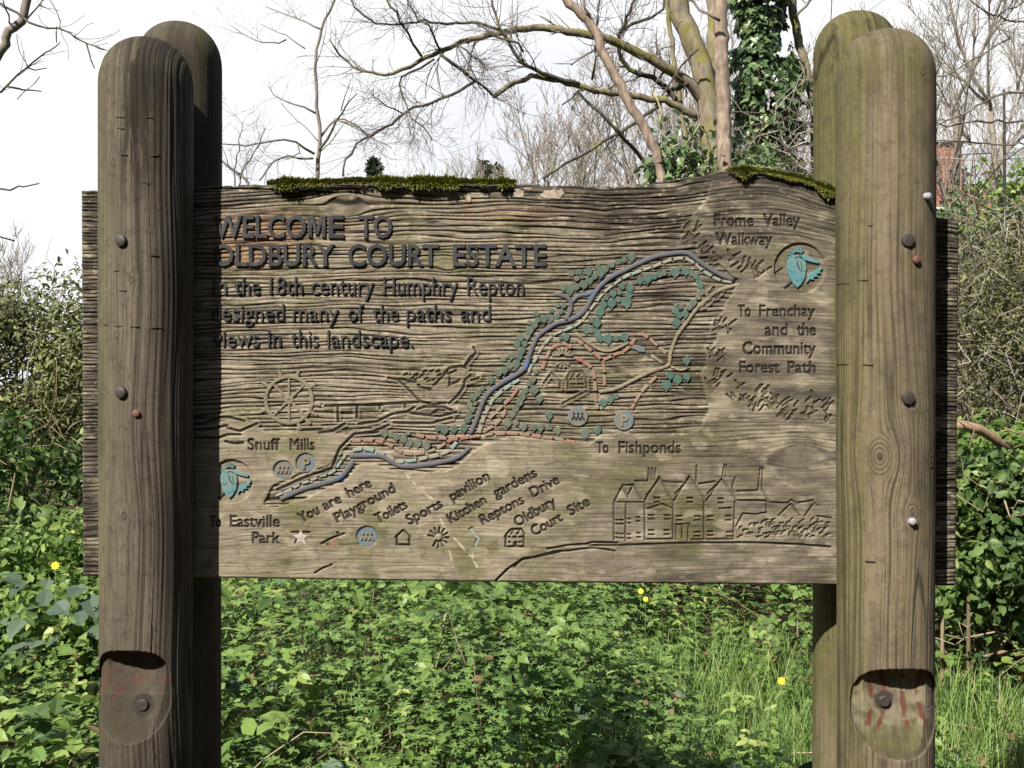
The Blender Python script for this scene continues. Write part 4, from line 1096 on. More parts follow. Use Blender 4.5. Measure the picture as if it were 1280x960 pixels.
def rdir(n, up=0.0, q=rng):
    v = q.normal(0, 1, (n, 3)); v[:, 2] += up; return unit(v)
LEAF, IVY, BLADE, SLIVER, NARROW = leaf_t(), ivy_t(), blade_t(), sliver_t(), leaf_t(.17, .05, .15)
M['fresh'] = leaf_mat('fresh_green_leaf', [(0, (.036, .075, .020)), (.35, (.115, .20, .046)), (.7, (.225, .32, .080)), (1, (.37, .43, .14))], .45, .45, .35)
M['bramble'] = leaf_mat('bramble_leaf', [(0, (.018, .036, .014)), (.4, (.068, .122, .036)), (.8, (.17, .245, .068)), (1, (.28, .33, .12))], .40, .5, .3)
M['cleaver'] = leaf_mat('cleavers_leaf', [(0, (.040, .095, .028)), (.5, (.105, .19, .052)), (1, (.21, .30, .085))], .35, .55, .25)
M['grass'] = leaf_mat('grass_blade', [(0, (.08, .14, .035)), (.5, (.155, .25, .062)), (.9, (.25, .33, .095)), (1, (.34, .30, .15))], .35, .5, .3)
M['ivy'] = leaf_mat('ivy_leaf', [(0, (.024, .044, .018)), (.4, (.070, .12, .045)), (.75, (.16, .225, .088)), (1, (.30, .34, .16))], .3, .30, .6)
M['evergreen'] = leaf_mat('evergreen_leaf', [(0, (.055, .062, .026)), (.5, (.13, .145, .055)), (1, (.28, .285, .11))], .3, .6, .3)
M['olive'] = leaf_mat('olive_shrub_leaf', [(0, (.060, .062, .026)), (.5, (.135, .14, .055)), (1, (.24, .235, .09))], .3, .6, .25)
M['dock'] = leaf_mat('dark_broad_leaf', [(0, (.035, .060, .040)), (.6, (.060, .095, .060)), (1, (.10, .14, .08))], .2, .6, .3)
M['dead'] = leaf_mat('dead_leaf', [(0, (.06, .035, .018)), (.5, (.14, .09, .05)), (1, (.28, .20, .12))], .15, .8, .15)
M['straw'] = leaf_mat('dry_stem', [(0, (.10, .075, .045)), (.5, (.20, .155, .10)), (1, (.34, .28, .19))], .0, .8, .2)
M['conifer'] = leaf_mat('conifer_needle', [(0, (.020, .035, .022)), (1, (.05, .075, .04))], .1, .7, .2)

# ------------------------------------------------------------------ undergrowth (uncountable growth: stuff)
def area(n, y0=2.55, y1=9.5, q=rng):
    """points on the ground inside a wedge a bit wider than the view, density falling with distance"""
    y = y0 + (y1 - y0) * q.random(n) ** 1.0; x = q.uniform(-1, 1, n) * (.55 * y + .35)
    return x, y
def grassy(x, y):     # 1 where the mown grass shows
    a = np.exp(-(((x - .95) / .55) ** 2 + ((y - 3.9) / 1.0) ** 2) ** 1.3); b = np.exp(-(((x - 1.75) / .45) ** 2 + ((y - 3.9) / .8) ** 2) ** 1.3)
    c = .6 * np.exp(-(((x + .55) / .3) ** 2 + ((y - 3.3) / .5) ** 2))
    return np.clip(np.maximum(np.maximum(a, b), c) + (fbm(x / .4, y / .4, 81, 2) - .5) * .7, 0, 1)
def veg_h(x, y):
    h = .06 + .50 * sst(.25, .8, fbm(x / .55, y / .55, 82, 3)) + .055 * np.clip(y - 3, 0, 5) + .30 * sst(-1.0, -1.9, x / (y * .28 + .1)) + .15 * np.exp(-((x + .5) / .5) ** 2 - ((y - 3.6) / .6) ** 2)
    return h * (1 - .75 * grassy(x, y))
def lush(name, T, n, size, mat, label, tri=False, lo=.25, tilt=.55, dens=None, y1=9.5, seed=1, wid=None):
    q = np.random.default_rng(seed); x, y = area(n, 2.55, y1, q)
    k = q.random(n) < (np.ones(n) if dens is None else dens(x, y)); x, y = x[k], y[k]; n = len(x)
    u = lo + (1.05 - lo) * q.random(n) ** .55; z = ground_z(x, y) + veg_h(x, y) * u
    pos = np.stack([x, y, z], 1); a = q.uniform(0, 2 * np.pi, n)
    f = np.stack([np.cos(a), np.sin(a), q.normal(-.05, .3, n)], 1); nn = np.stack([q.normal(0, tilt, n), q.normal(-.15, tilt, n), np.ones(n)], 1)
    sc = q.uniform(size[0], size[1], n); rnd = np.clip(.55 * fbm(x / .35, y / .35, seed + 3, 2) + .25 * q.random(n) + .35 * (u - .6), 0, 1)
    L = Leaves()
    if tri:
        for ang, s in ((0, 1.), (1.25, .8), (-1.25, .8)):
            nu = unit(nn); f0 = unit(f - (f * nu).sum(-1, keepdims=True) * nu); r0 = np.cross(f0, nu)
            g = f0 * math.cos(ang) + r0 * math.sin(ang); L.add(scatter(T, pos + g * sc[:, None] * .12, g, nu + q.normal(0, .18, (n, 3)), sc * s, np.clip(rnd + q.normal(0, .05, n), 0, 1)))
    else: L.add(scatter(T, pos, f, nn, sc, rnd, None if wid is None else sc * wid))
    return tag(L.build(name, M[mat]), label, None, None, 'stuff')
wild = lambda x, y: np.clip(1 - .95 * grassy(x, y), 0, 1)
def patchy(s, a, b): return lambda x, y: wild(x, y) * sst(a, b, fbm(x / .6, y / .6, s, 2))
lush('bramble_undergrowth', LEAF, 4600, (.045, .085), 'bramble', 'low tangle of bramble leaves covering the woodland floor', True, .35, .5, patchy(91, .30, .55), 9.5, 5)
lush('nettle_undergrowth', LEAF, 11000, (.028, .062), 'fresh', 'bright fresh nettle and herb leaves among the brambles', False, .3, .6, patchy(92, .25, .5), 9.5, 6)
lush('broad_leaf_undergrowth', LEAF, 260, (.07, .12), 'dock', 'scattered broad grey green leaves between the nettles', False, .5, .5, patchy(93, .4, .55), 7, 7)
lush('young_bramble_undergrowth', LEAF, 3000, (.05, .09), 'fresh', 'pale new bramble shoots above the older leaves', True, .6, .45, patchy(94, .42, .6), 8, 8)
lush('leaf_litter', LEAF, 2600, (.03, .055), 'dead', 'dead brown leaves lying beneath the undergrowth', False, .02, .5, None, 9.5, 9)
# cleavers: whorls of slivers up weak stems
def cleavers(n, seed):
    q = np.random.default_rng(seed); x, y = area(n * 3, 2.5, 7.5, q)
    k = q.random(len(x)) < wild(x, y) * (.15 + .85 * np.exp(-((x - .2) / .9) ** 2)) ; x, y = x[k][:n], y[k][:n]; n = len(x)
    L = Leaves(); S = Geo(); base = np.stack([x, y, ground_z(x, y)], 1); d = unit(np.stack([q.normal(0, .35, n), q.normal(-.1, .35, n), np.ones(n)], 1)); Ht = veg_h(x, y) * q.uniform(.85, 1.35, n) + .05
    for w in range(5):
        t = .35 + w * .16; c = base + d * (Ht * t)[:, None]; sc = q.uniform(.018, .032, n) * (1.15 - .12 * w)
        for j in range(7):
            a = j * 2 * np.pi / 7 + q.uniform(0, 1, n); f = np.stack([np.cos(a), np.sin(a), np.full(n, .35)], 1)
            L.add(scatter(SLIVER, c, f, d + .01, sc, np.clip(q.normal(.5, .2, n) + .06 * w, 0, 1), sc * 1.1))
    return tag(L.build('cleavers_undergrowth', M['cleaver']), 'feathery whorled cleavers stems in the middle of the undergrowth', None, None, 'stuff')
cleavers(5200, 12)
q = np.random.default_rng(77); L = Leaves(); n = 22; pos = np.array([P(q.uniform(20, 122), q.uniform(725, 830), q.uniform(3.2, 3.9)) for _ in range(n)])
L.add(scatter(LEAF, pos, rdir(n, 0, q), np.stack([q.normal(0, .4, n), q.normal(-.5, .3, n), np.ones(n)], 1), q.uniform(.06, .10, n), q.uniform(.4, 1, n), q.uniform(.07, .11, n)))
tag(L.build('silvery_leaf_undergrowth', M['dock']), 'broad silvery grey leaves left of the dark front post', None, None, 'stuff')
def grass(n, seed):
    q = np.random.default_rng(seed); x, y = area(n, 2.5, 6.5, q); k = q.random(n) < (.16 + .3 * np.exp(-((x - .3) / .9) ** 2)) * sst(7, 3, y) + .84 * grassy(x, y) ; x, y = x[k], y[k]; n = len(x)
    a = q.uniform(0, 2 * np.pi, n); lean = q.uniform(.1, .7, n); f = np.stack([np.cos(a) * lean, np.sin(a) * lean, np.ones(n)], 1)
    sc = q.uniform(.08, .26, n) * (.7 + .8 * fbm(x / .3, y / .3, 83, 2)); L = Leaves()
    L.add(scatter(BLADE, np.stack([x, y, ground_z(x, y) - .005], 1), f, np.stack([-np.cos(a), -np.sin(a), lean], 1), sc, np.clip(q.normal(.5, .22, n), 0, 1) , q.uniform(.003, .006, n)))
    return tag(L.build('grass', M['grass']), 'bright green grass growing around the sign posts', None, None, 'stuff')
grass(60000, 13)
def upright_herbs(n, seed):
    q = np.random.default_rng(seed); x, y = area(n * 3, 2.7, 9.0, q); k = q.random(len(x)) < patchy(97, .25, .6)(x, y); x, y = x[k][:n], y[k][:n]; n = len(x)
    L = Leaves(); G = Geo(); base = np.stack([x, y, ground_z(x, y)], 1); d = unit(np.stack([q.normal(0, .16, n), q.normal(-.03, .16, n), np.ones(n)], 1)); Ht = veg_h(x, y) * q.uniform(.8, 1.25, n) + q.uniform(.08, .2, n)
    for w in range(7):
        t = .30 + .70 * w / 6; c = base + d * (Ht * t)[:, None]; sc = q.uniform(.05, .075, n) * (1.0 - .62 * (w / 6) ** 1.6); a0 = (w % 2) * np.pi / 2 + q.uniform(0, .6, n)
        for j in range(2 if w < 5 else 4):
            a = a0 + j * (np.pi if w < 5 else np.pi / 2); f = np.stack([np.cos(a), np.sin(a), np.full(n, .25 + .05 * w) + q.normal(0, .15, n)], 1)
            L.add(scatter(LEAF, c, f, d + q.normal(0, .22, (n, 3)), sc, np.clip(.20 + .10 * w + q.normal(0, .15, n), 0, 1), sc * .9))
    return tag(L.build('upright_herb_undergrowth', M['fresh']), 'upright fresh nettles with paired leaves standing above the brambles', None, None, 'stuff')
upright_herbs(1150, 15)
# dry stems and bent canes
def dry_stems(n, seed):
    q = np.random.default_rng(seed); G = Geo(); x, y = area(n, 2.6, 9, q)
    for i in range(n):
        a = q.uniform(0, 6.28); L = q.uniform(.2, .7); h = float(veg_h(x[i], y[i])) * q.uniform(.3, 1.1); t = np.linspace(0, 1, 6)
        p = np.stack([x[i] + np.cos(a) * L * t + .04 * np.sin(t * 5 + a), y[i] + np.sin(a) * L * t, h * np.sin(.5 + 2.2 * t) * 1.0 + .02], 1)
        V, Fs = tube_pts(p, np.linspace(.0028, .0012, 6) * q.uniform(.7, 1.6), 4); G.add(V, Fs, q.random())
    return tag(G.build('dry_stems', M['straw']), 'dry bent stems and bramble canes in the undergrowth', None, None, 'stuff')
dry_stems(260, 14)

# ------------------------------------------------------------------ shrubs
def curve_pts(p0, p1, q, wob=.06, n=6):
    t = np.linspace(0, 1, n)[:, None]; p = np.asarray(p0) + (np.asarray(p1) - np.asarray(p0)) * t
    w = q.normal(0, wob, (n, 3)) * np.linalg.norm(np.asarray(p1) - np.asarray(p0)); w[0] = 0; w[-1] = 0
    return p + w
def shrub(name, label, x, y, w, d, h, n, T, size, mat, seed, stems=14, twigs=0, cat='shrub', low=.12, up=.3, stem_mat='straw', lobes=9, wid=None, group=None):
    q = np.random.default_rng(seed); root = empty(name, (x, y, 0), label, cat, group)
    C = np.stack([x + q.uniform(-.42, .42, lobes) * w, y + q.uniform(-.42, .42, lobes) * d, h * (low + (.86 - low) * q.random(lobes) ** .7)], 1)
    C[0] = (x, y, h * .8); Rr = np.stack([w * q.uniform(.2, .34, lobes), d * q.uniform(.2, .34, lobes), h * q.uniform(.14, .24, lobes)], 1)
    k = q.integers(0, lobes, n); v = rdir(n, 0, q) * (q.random((n, 1)) ** .45); pos = C[k] + v * Rr[k]; pos += q.normal(0, .04, (n, 3)) * np.array((w, d, h)) * .5
    pos[:, 2] = np.abs(pos[:, 2]) + .03
    nn = unit(v + rdir(n, 0, q) * .9 + np.array((0, 0, up))); f = rdir(n, -.3, q)
    rnd = np.clip(.5 + .35 * (vnoise(pos[:, 0] * 5, pos[:, 2] * 5, seed) - .5) + q.normal(0, .2, n), 0, 1)
    sc = q.uniform(size[0], size[1], n); L = Leaves(); L.add(scatter(T, pos, f, nn, sc, rnd, None if wid is None else sc * wid)); L.build('foliage', M[mat], root)
    G = Geo()
    for i in range(stems):
        b = np.array((x + q.normal(0, .12) * w, y + q.normal(0, .12) * d, 0.)); e = C[i % lobes] + q.normal(0, .08, 3) * np.array((w, d, h))
        V, Fs = tube_pts(curve_pts(b, e, q), np.linspace(.012, .004, 6) * (.5 + h * .35), 5); G.add(V, Fs, q.random() * .5)
    for i in range(twigs):
        b = C[q.integers(0, lobes)] + q.normal(0, .16, 3) * np.array((w, d, h)); b[2] = abs(b[2]); e = b + rdir(1, .5, q)[0] * q.uniform(.2, .6) * (.4 + h * .3)
        V, Fs = tube_pts(curve_pts(b, e, q, .1, 5), np.linspace(.004, .0012, 5) * q.uniform(.7, 1.6), 3); G.add(V, Fs, q.random())
    G.build('stems', M[stem_mat], root)
    return root
M['grey_twig'] = leaf_mat('grey_twig', [(0, (.08, .065, .05)), (.6, (.19, .165, .13)), (1, (.33, .30, .25))], 0, .85, .15)
shrub('evergreen_bush', 'tall olive green evergreen bush at the far left edge beyond the nettles', -3.25, 7.2, 1.5, 1.2, 2.05, 22000, NARROW, (.03, .06), 'evergreen', 101, 16, 160, 'bush')
shrub('evergreen_bush', 'olive green evergreen bush close behind the left end of the board', -2.15, 7.4, 1.3, 1.1, 2.12, 20000, NARROW, (.03, .06), 'evergreen', 102, 14, 120, 'bush')
shrub('bramble_bush', 'dark glossy bramble bush low at the left edge in front of the evergreens', -2.35, 5.2, 1.1, .8, 1.15, 3200, LEAF, (.04, .075), 'bramble', 103, 26, 120, 'bush')
shrub('nettle_clump', 'bright green nettle clump filling the left edge beside the dark front post', -1.75, 4.3, .9, .7, .78, 4500, LEAF, (.03, .055), 'fresh', 104, 30, 0, 'plant', stem_mat='fresh')
shrub('thorn_thicket', 'tangled olive thorn thicket with bare grey twigs right of the board', 2.75, 6.4, 1.3, 1.2, 2.2, 9000, NARROW, (.025, .05), 'olive', 105, 30, 520, 'thicket', stem_mat='grey_twig')
shrub('thorn_thicket', 'taller grey twiggy thicket farther back at the right edge', 3.55, 8.0, 1.5, 1.3, 2.6, 8000, NARROW, (.03, .06), 'olive', 106, 30, 520, 'thicket', stem_mat='grey_twig')
shrub('ivy_bush', 'dark leafy bush low at the right edge beside the lighter front post', 1.95, 4.75, .95, .8, 1.02, 7500, LEAF, (.03, .06), 'bramble', 107, 20, 60, 'bush')
shrub('nettle_clump', 'bright green leafy clump at the right edge under the thorn thicket', 2.3, 5.4, .8, .6, 1.15, 5000, LEAF, (.035, .06), 'fresh', 108, 20, 20, 'plant', stem_mat='fresh')
shrub('laurel_bush', 'glossy green laurel bush with pale leaf tops behind the hump of the board', 1.52, 8.0, 1.15, .9, 3.10, 7500, LEAF, (.05, .085), 'ivy', 109, 14, 30, 'bush', low=.5)
shrub('privet_bush', 'leafy yellow green bush behind the thicket at the right edge', 5.5, 11.5, 1.6, 1.4, 3.9, 8000, LEAF, (.05, .09), 'fresh', 110, 16, 60, 'bush', low=.4)
shrub('twiggy_shrub', 'grey leafless twiggy shrub between the ivy tree and the algae covered post', 2.35, 9.0, 1.3, 1.0, 3.25, 700, NARROW, (.03, .05), 'olive', 111, 30, 900, 'shrub', low=.5, stem_mat='grey_twig')
shrub('holly_shrub', 'dark holly shrub with glinting leaves above the right end of the board', 4.0, 10.2, 1.6, 1.2, 3.1, 4500, IVY, (.05, .08), 'ivy', 112, 16, 160, 'shrub', low=.4, stem_mat='grey_twig')
for i, (sx_, sy_, hh, lab) in enumerate([(-.9, 8.6, 1.3, 'low bramble mound behind the middle of the board near the slim tree'), (.4, 8.9, 1.4, 'low bramble mound behind the middle of the board near the leaning trunk')]):
    shrub('bramble_mound', lab, sx_, sy_, 1.9, 1.0, hh, 4000, LEAF, (.04, .07), 'bramble', 120 + i, 20, 60, 'bush')
# fallen branch
G = Geo(); V, Fs = tube_pts(np.array([P(1185, 533, 4.6), P(1203, 531, 4.6), P(1225, 537, 4.65), P(1242, 548, 4.7), P(1275, 575, 4.8)]), np.array([.017, .019, .021, .02, .018]), 8); G.add(V, Fs, .5)
M['fallen'] = bark_mat('bare_fallen_branch', (.20, .13, .085), (.30, .20, .13), (.24, .17, .11), 30)
tag(G.build('fallen_branch', M['fallen']), 'bare brown fallen branch poking out from behind the right end of the board', 'branch')
# yellow flowers
M['petal'] = plain_mat('yellow_petal', (.75, .50, .02), (.80, .58, .04), 60, .6, .2, 0)
M['stalk'] = plain_mat('flower_stalk', (.06, .12, .03), (.09, .16, .04), 60, .7, .2, 0)
for i, (px, py, d, r, lab) in enumerate([(977, 851, 3.9, .014, 'small yellow flower in the grass left of the lighter posts'), (801, 739, 5.2, .015, 'yellow flower directly below the board edge'), (807, 749, 5.0, .013, 'yellow flower a little lower in the leaves below the board'), (69, 707, 3.9, .016, 'yellow flower among the nettles left of the dark posts')]):
    c = P(px, py, d); root = empty('yellow_flower', (c[0], c[1], 0), lab, 'flower', 'yellow wild flowers in the undergrowth'); L = Leaves(); n = 8; a = np.arange(n) * 2 * np.pi / n
    f = np.stack([np.cos(a), np.full(n, -.2), np.sin(a)], 1); L.add(scatter(LEAF, np.repeat(c[None], n, 0), f, np.repeat([[0, -1., .4]], n, 0), r, np.full(n, .5), r * 1.2)); L.build('petals', M['petal'], root)
    G = Geo(); V, Fs = tube_pts(np.array([(c[0] + .01, c[1] + .02, 0), (c[0], c[1] + .012, c[2] * .5), c + (0, .004, 0)]), np.array([.002, .0018, .0015]), 5); G.add(V, Fs, .5); G.build('stalk', M['stalk'], root)

# ------------------------------------------------------------------ trees
def rot_dir(d, ang, q):
    a = q.normal(0, 1, 3); a -= a.dot(d) * d; a /= np.linalg.norm(a) + 1e-9
    return d * math.cos(ang) + a * math.sin(ang)
def grow(p, d, L, r, lev, out, q, kids=(5, 5, 5, 5), up=.04, wob=.10, ang=(.45, 1.0), rmin=.0012, shrink=(.42, .7), nseg=5):
    pts = [np.array(p)]; d = np.array(d, float)
    for i in range(nseg):
        d = d + q.normal(0, wob, 3) + np.array((0, 0, up)); d /= np.linalg.norm(d); pts.append(pts[-1] + d * L / nseg)
    pts = np.array(pts); rad = np.maximum(np.linspace(r, r * (.5 if lev else .35), nseg + 1), rmin)
    out.append((pts, rad, lev))
    if lev:
        for k in range(kids[lev - 1]):
            t = q.uniform(.22, 1.0); j = min(int(t * nseg), nseg - 1); b = pts[j] + (pts[j + 1] - pts[j]) * (t * nseg - j)
            dd = unit(pts[j + 1] - pts[j]); grow(b, rot_dir(dd, q.uniform(*ang), q), L * q.uniform(*shrink) * (1.15 - .4 * t), rad[j] * q.uniform(.42, .62), lev - 1, out, q, kids, up, wob * 1.15, ang, rmin, shrink, nseg)
def tubes(polys, G, k=5):
    for pts, rad, *_ in polys:
        V, Fs = tube_pts(pts, rad, k); G.add(V, Fs, rng.random())
M['pale_bark'] = bark_mat('pale_far_bark', (.15, .132, .110), (.235, .208, .172), (.29, .26, .215), 6)
M['grey_bark'] = bark_mat('grey_bark', (.10, .085, .07), (.19, .165, .135), (.26, .23, .19), 20)
M['dark_bark'] = bark_mat('dark_bark', (.028, .024, .022), (.07, .06, .05), (.11, .095, .075), 22, (.13, .13, .035), .60)
M['moss_bark'] = bark_mat('mossy_bark', (.085, .068, .05), (.20, .165, .115), (.27, .23, .16), 18, (.15, .14, .04), .56)
M['pink_bark'] = bark_mat('pinkish_bark', (.10, .075, .056), (.235, .178, .135), (.33, .26, .20), 26)
M['twig'] = bark_mat('thin_twig', (.085, .072, .06), (.16, .138, .115), None, 20)
def far_tree(px, ptop, d, seed, label, mat='pale_bark', lean=0, lev=4, r=None, kids=(4, 5, 6, 9), group=None, pbase=None, rmin=None):
    x = (px - 640) / F * d; h = HC - (ptop - 480) / F * d; q = np.random.default_rng(seed)
    root = empty('bare_tree', (x, d, 0), label, 'tree', group); out = []
    r = r or h * .011
    grow((x, d, -.05), unit(np.array((lean, 0, 1.))), h * .72, r, lev, out, q, kids, .10, .07, (.35, .85), rmin or d * .00020, (.40, .62), 6)
    G = Geo(); tubes([o for o in out if o[2] == lev], G, 7); G.build('trunk', M[mat], root)
    G = Geo(); tubes([o for o in out if o[2] == lev - 1], G, 5); tubes([o for o in out if o[2] < lev - 1], G, 3); G.build('crown', M[mat], root)
    return root
FG = 'pale bare trees far beyond the sign'
far_tree(655, 118, 42, 201, 'pale bare tree standing farthest left of the far group', group=FG)
far_tree(690, 95, 40, 202, 'pale bare tree with round crown right of the gap of sky', group=FG)
far_tree(725, 120, 36, 203, 'pale bare tree behind the lower end of the oblique branch', group=FG)
far_tree(765, 60, 38, 204, 'tall pale bare tree behind the leaning pinkish trunk', group=FG)
far_tree(800, 90, 30, 205, 'grey bare tree between the leaning trunk and the mossy tree', 'grey_bark', group=FG)
far_tree(842, 40, 34, 206, 'tall bare tree seen just left of the mossy trunk', group=FG)
far_tree(1010, 20, 36, 207, 'bare tree seen between the ivy tree and the algae covered post', group=FG)
far_tree(568, 193, 60, 208, 'small hazy bare tree low above the moss strip', lev=3, kids=(9, 9, 10), group=FG)
far_tree(1195, -70, 17, 209, 'slim grey bare tree close to the lighter front post at the right', 'grey_bark', kids=(4, 4, 5, 9), group=FG)
far_tree(1235, -40, 24, 210, 'grey bare tree in the middle of the right hand gap', 'grey_bark', group=FG)
far_tree(1275, 10, 28, 211, 'pale bare tree at the right edge of the picture', group=FG)
far_tree(1180, 60, 40, 212, 'pale bare tree just behind the brick house', group=FG)
far_tree(880, 70, 45, 213, 'pale bare tree behind the mossy trunk', group=FG)
far_tree(935, 60, 44, 214, 'pale bare tree behind the ivy tree', group=FG)
far_tree(20, 290, 55, 215, 'faint bare tree above the evergreen bushes', lev=3, kids=(8, 8, 9), group=FG)
# small conifers
def conifer(px, ptop, d, seed, label):
    x = (px - 640) / F * d; h = HC - (ptop - 480) / F * d; q = np.random.default_rng(seed); root = empty('conifer_tree', (x, d, 0), label, 'conifer', 'dark conifers on the skyline')
    G = Geo(); V, Fs = tube_pts(np.array([(x, d, 0), (x, d, h * .5), (x, d, h)]), np.array([.2, .12, .03]), 6); G.add(V, Fs, .5); G.build('trunk', M['dark_bark'], root)
    n = 3500; t = q.random(n) ** .8; z = h * (.1 + .9 * t); rr_ = (1.02 - t) * h * .20 * q.random(n) ** .5 * (1 + .35 * np.sin(t * 60)); a = q.uniform(0, 6.28, n)
    pos = np.stack([x + rr_ * np.cos(a), d + rr_ * np.sin(a), z - rr_ * .3], 1); f = np.stack([np.cos(a), np.sin(a), np.full(n, -.2)], 1)
    L = Leaves(); L.add(scatter(SLIVER, pos, f, rdir(n, 1, q), q.uniform(.25, .5, n), q.random(n))); L.build('foliage', M['conifer'], root)
conifer(468, 199, 60, 301, 'dark conifer tip above the moss left of the hazy tree'); conifer(604, 201, 62, 302, 'thin conifer tip right of the hazy tree'); conifer(620, 207, 58, 303, 'low broad conifer tip touching the moss strip')
# trees drawn limb by limb: px polylines at real distances
def limb(pts, w0, w1, d0, d1, seed=0, wob=.012):
    """px polyline with widths in px, running from depth d0 to d1"""
    p = smooth_line(pts, 9 if len(pts) > 2 else 30); n = len(p); t = np.linspace(0, 1, n); d = d0 + (d1 - d0) * t + .06 * np.sin(t * 5 + seed)
    V = np.array([P(a[0], a[1], dd) for a, dd in zip(p, d)]); q = np.random.default_rng(seed + 500); V[1:-1] += q.normal(0, wob * .5, (max(n - 2, 0), 3)) if n > 2 else 0
    return V, np.interp(t, [0, 1], [w0, w1]) * d / F / 2, 0
def sprays(limbs, n, q, L=(.15, .5), lev=1, kids=(4, 4), up=.0, t0=.15, ang=(.4, 1.1), rs=.35):
    out = []
    for i in range(n):
        V, r, _ = limbs[q.integers(0, len(limbs))]
        t = q.uniform(t0, 1) * (len(V) - 1); j = min(int(t), len(V) - 2); b = V[j] + (V[j + 1] - V[j]) * (t - j); d = unit(V[j + 1] - V[j])
        grow(b, rot_dir(d, q.uniform(*ang), q), q.uniform(*L), max(r[j] * rs, .0015), lev, out, q, kids, up, .16, (.4, 1.0), .0011, (.4, .7), 5)
    return out
a3 = lambda *l: Zc(270, 0, .289, l)
a2 = lambda *l: Zc(600, 0, .3594, l)
# mossy tree with the arching limbs
q = np.random.default_rng(401)
c = P(893, 230, 9.40); root = empty('mossy_tree', (c[0], 9.40, 0), 'mossy forked tree whose long yellow green limbs arch left over the board', 'tree')
trunk = [limb([(896, 900), (896, 560), (894, 330), (893, 225), (890, 180), (884, 120), (872, 70), (852, 20), (835, -40)], 44, 24, 9.40, 9.30, 1), limb([(888, 130), (891, 90), (894, 45), (890, -40)], 24, 16, 9.40, 9.50, 2)]
G = Geo(); tubes(trunk, G, 10); G.build('trunk', M['moss_bark'], root)
L1 = limb(a2((795, 370), (720, 285), (640, 228), (540, 178), (440, 132), (330, 115), (220, 95), (100, 105), (0, 125)) + a3((1050, 185), (970, 230), (900, 250), (840, 290)), 15, 5, 9.30, 8.40, 3)
L1b = limb(a3((840, 290), (770, 318), (700, 322), (600, 290), (540, 240), (490, 170)), 5, 2, 8.40, 8.10, 4)
L2 = limb(a2((755, 412), (690, 372), (640, 350), (560, 340), (480, 325), (400, 315), (330, 292), (250, 282), (180, 270), (100, 300), (50, 335)), 10, 6, 9.20, 8.50, 5)
mossy = [L1, L1b, L2]
G = Geo(); tubes(mossy, G, 8); G.build('limb', M['moss_bark'], root)
dark = [limb(a2((690, 372), (660, 318), (600, 275), (520, 240), (490, 200), (480, 150), (500, 80), (545, -10)), 8, 3, 9.20, 9.00, 6), limb(a2((490, 110), (530, 85), (600, 62), (635, 30), (640, -10)), 5, 3, 9.10, 9.30, 7),
        limb(a2((345, 295), (240, 262), (140, 212), (100, 150), (60, 80), (40, -10)), 6, 3, 8.70, 8.50, 8), limb(a2((340, 320), (430, 410), (520, 500), (615, 610)), 4, 5, 8.80, 9.00, 9),
        limb(a3((970, 235), (1040, 285), (1125, 350), (1170, 385), (1205, 418)), 4.5, 3, 8.40, 8.60, 10), limb(a3((1125, 350), (1050, 395), (970, 432), (900, 455), (820, 482), (760, 535), (700, 572), (640, 605), (560, 690), (550, 760)), 4, 2.5, 8.50, 8.30, 11),
        limb(a3((945, 255), (880, 295), (805, 332), (803, 400), (830, 460), (850, 505), (900, 550), (935, 605)), 3.2, 1.3, 8.40, 8.30, 12), limb(a3((1225, 128), (1110, 100), (1000, 104), (900, 90), (800, 102), (690, 106), (640, 70), (600, 35), (580, -10)), 4, 2, 8.50, 8.20, 13),
        limb(a3((890, 245), (850, 180), (800, 90), (740, 0), (720, -30)), 3.5, 2.5, 8.40, 8.20, 14), limb(a3((970, 222), (950, 170), (930, 110), (880, 80), (830, 20), (828, -10)), 3.2, 2, 8.40, 8.30, 15),
        limb(a2((150, 180), (130, 150), (60, 130), (-10, 85)), 3, 2, 8.50, 8.30, 16), limb(a3((1055, 200), (1110, 240), (1160, 280), (1150, 340)), 2.4, 1.2, 8.40, 8.30, 17), limb(a3((1120, 180), (1105, 240), (1090, 300)), 2.2, 1.2, 8.40, 8.40, 18),
        limb(a3((520, 520), (600, 545), (670, 590), (760, 640)), 1.8, 1, 8.20, 8.10, 19), limb(a3((805, 490), (740, 455), (690, 415), (680, 385)), 2, 1, 8.30, 8.20, 20), limb(a2((400, 180), (405, 90), (415, 0)), 3, 2, 8.80, 8.60, 21), limb(a2((390, 275), (405, 200), (450, 165)), 3.5, 2, 8.80, 8.60, 22),
        limb(a2((285, 365), (345, 320), (360, 312)), 2, 3, 8.80, 8.70, 23), limb(a2((720, 290), (690, 310), (650, 312)), 6, 4, 9.20, 9.20, 24), limb(a2((760, 170), (700, 235), (655, 300), (610, 368)), 2.5, 3, 9.00, 9.10, 25)]
G = Geo(); tubes(dark, G, 6); G.build('branches', M['dark_bark'], root)
G = Geo(); tubes(sprays(mossy[:2] + dark[:1] + dark[2:3] + dark[4:16], 270, q, (.12, .5), 1, (5, 4), .0), G, 3); tubes(sprays(dark, 170, q, (.08, .25), 0), G, 3); G.build('crown', M['twig'], root)
# oblique mossy stick with its own stem
c = P(860, 330, 10.00); root = empty('bare_tree', (c[0], 10.00, 0), 'thin tree reaching one straight oblique branch down left towards the board', 'tree')
t_ = [limb([(905, 900), (890, 500), (868, 250), (845, 100), (830, -20)], 10, 6, 10.00, 10.10, 30), limb(a2((720, 265), (610, 372), (530, 432), (400, 512), (300, 570), (220, 622)), 6, 3.5, 10.00, 9.70, 31)]
G = Geo(); tubes(t_[:1], G, 7); G.build('trunk', M['moss_bark'], root); G = Geo(); tubes(t_[1:], G, 6); tubes(sprays(t_, 30, q, (.1, .4), 1), G, 3); G.build('crown', M['dark_bark'], root)
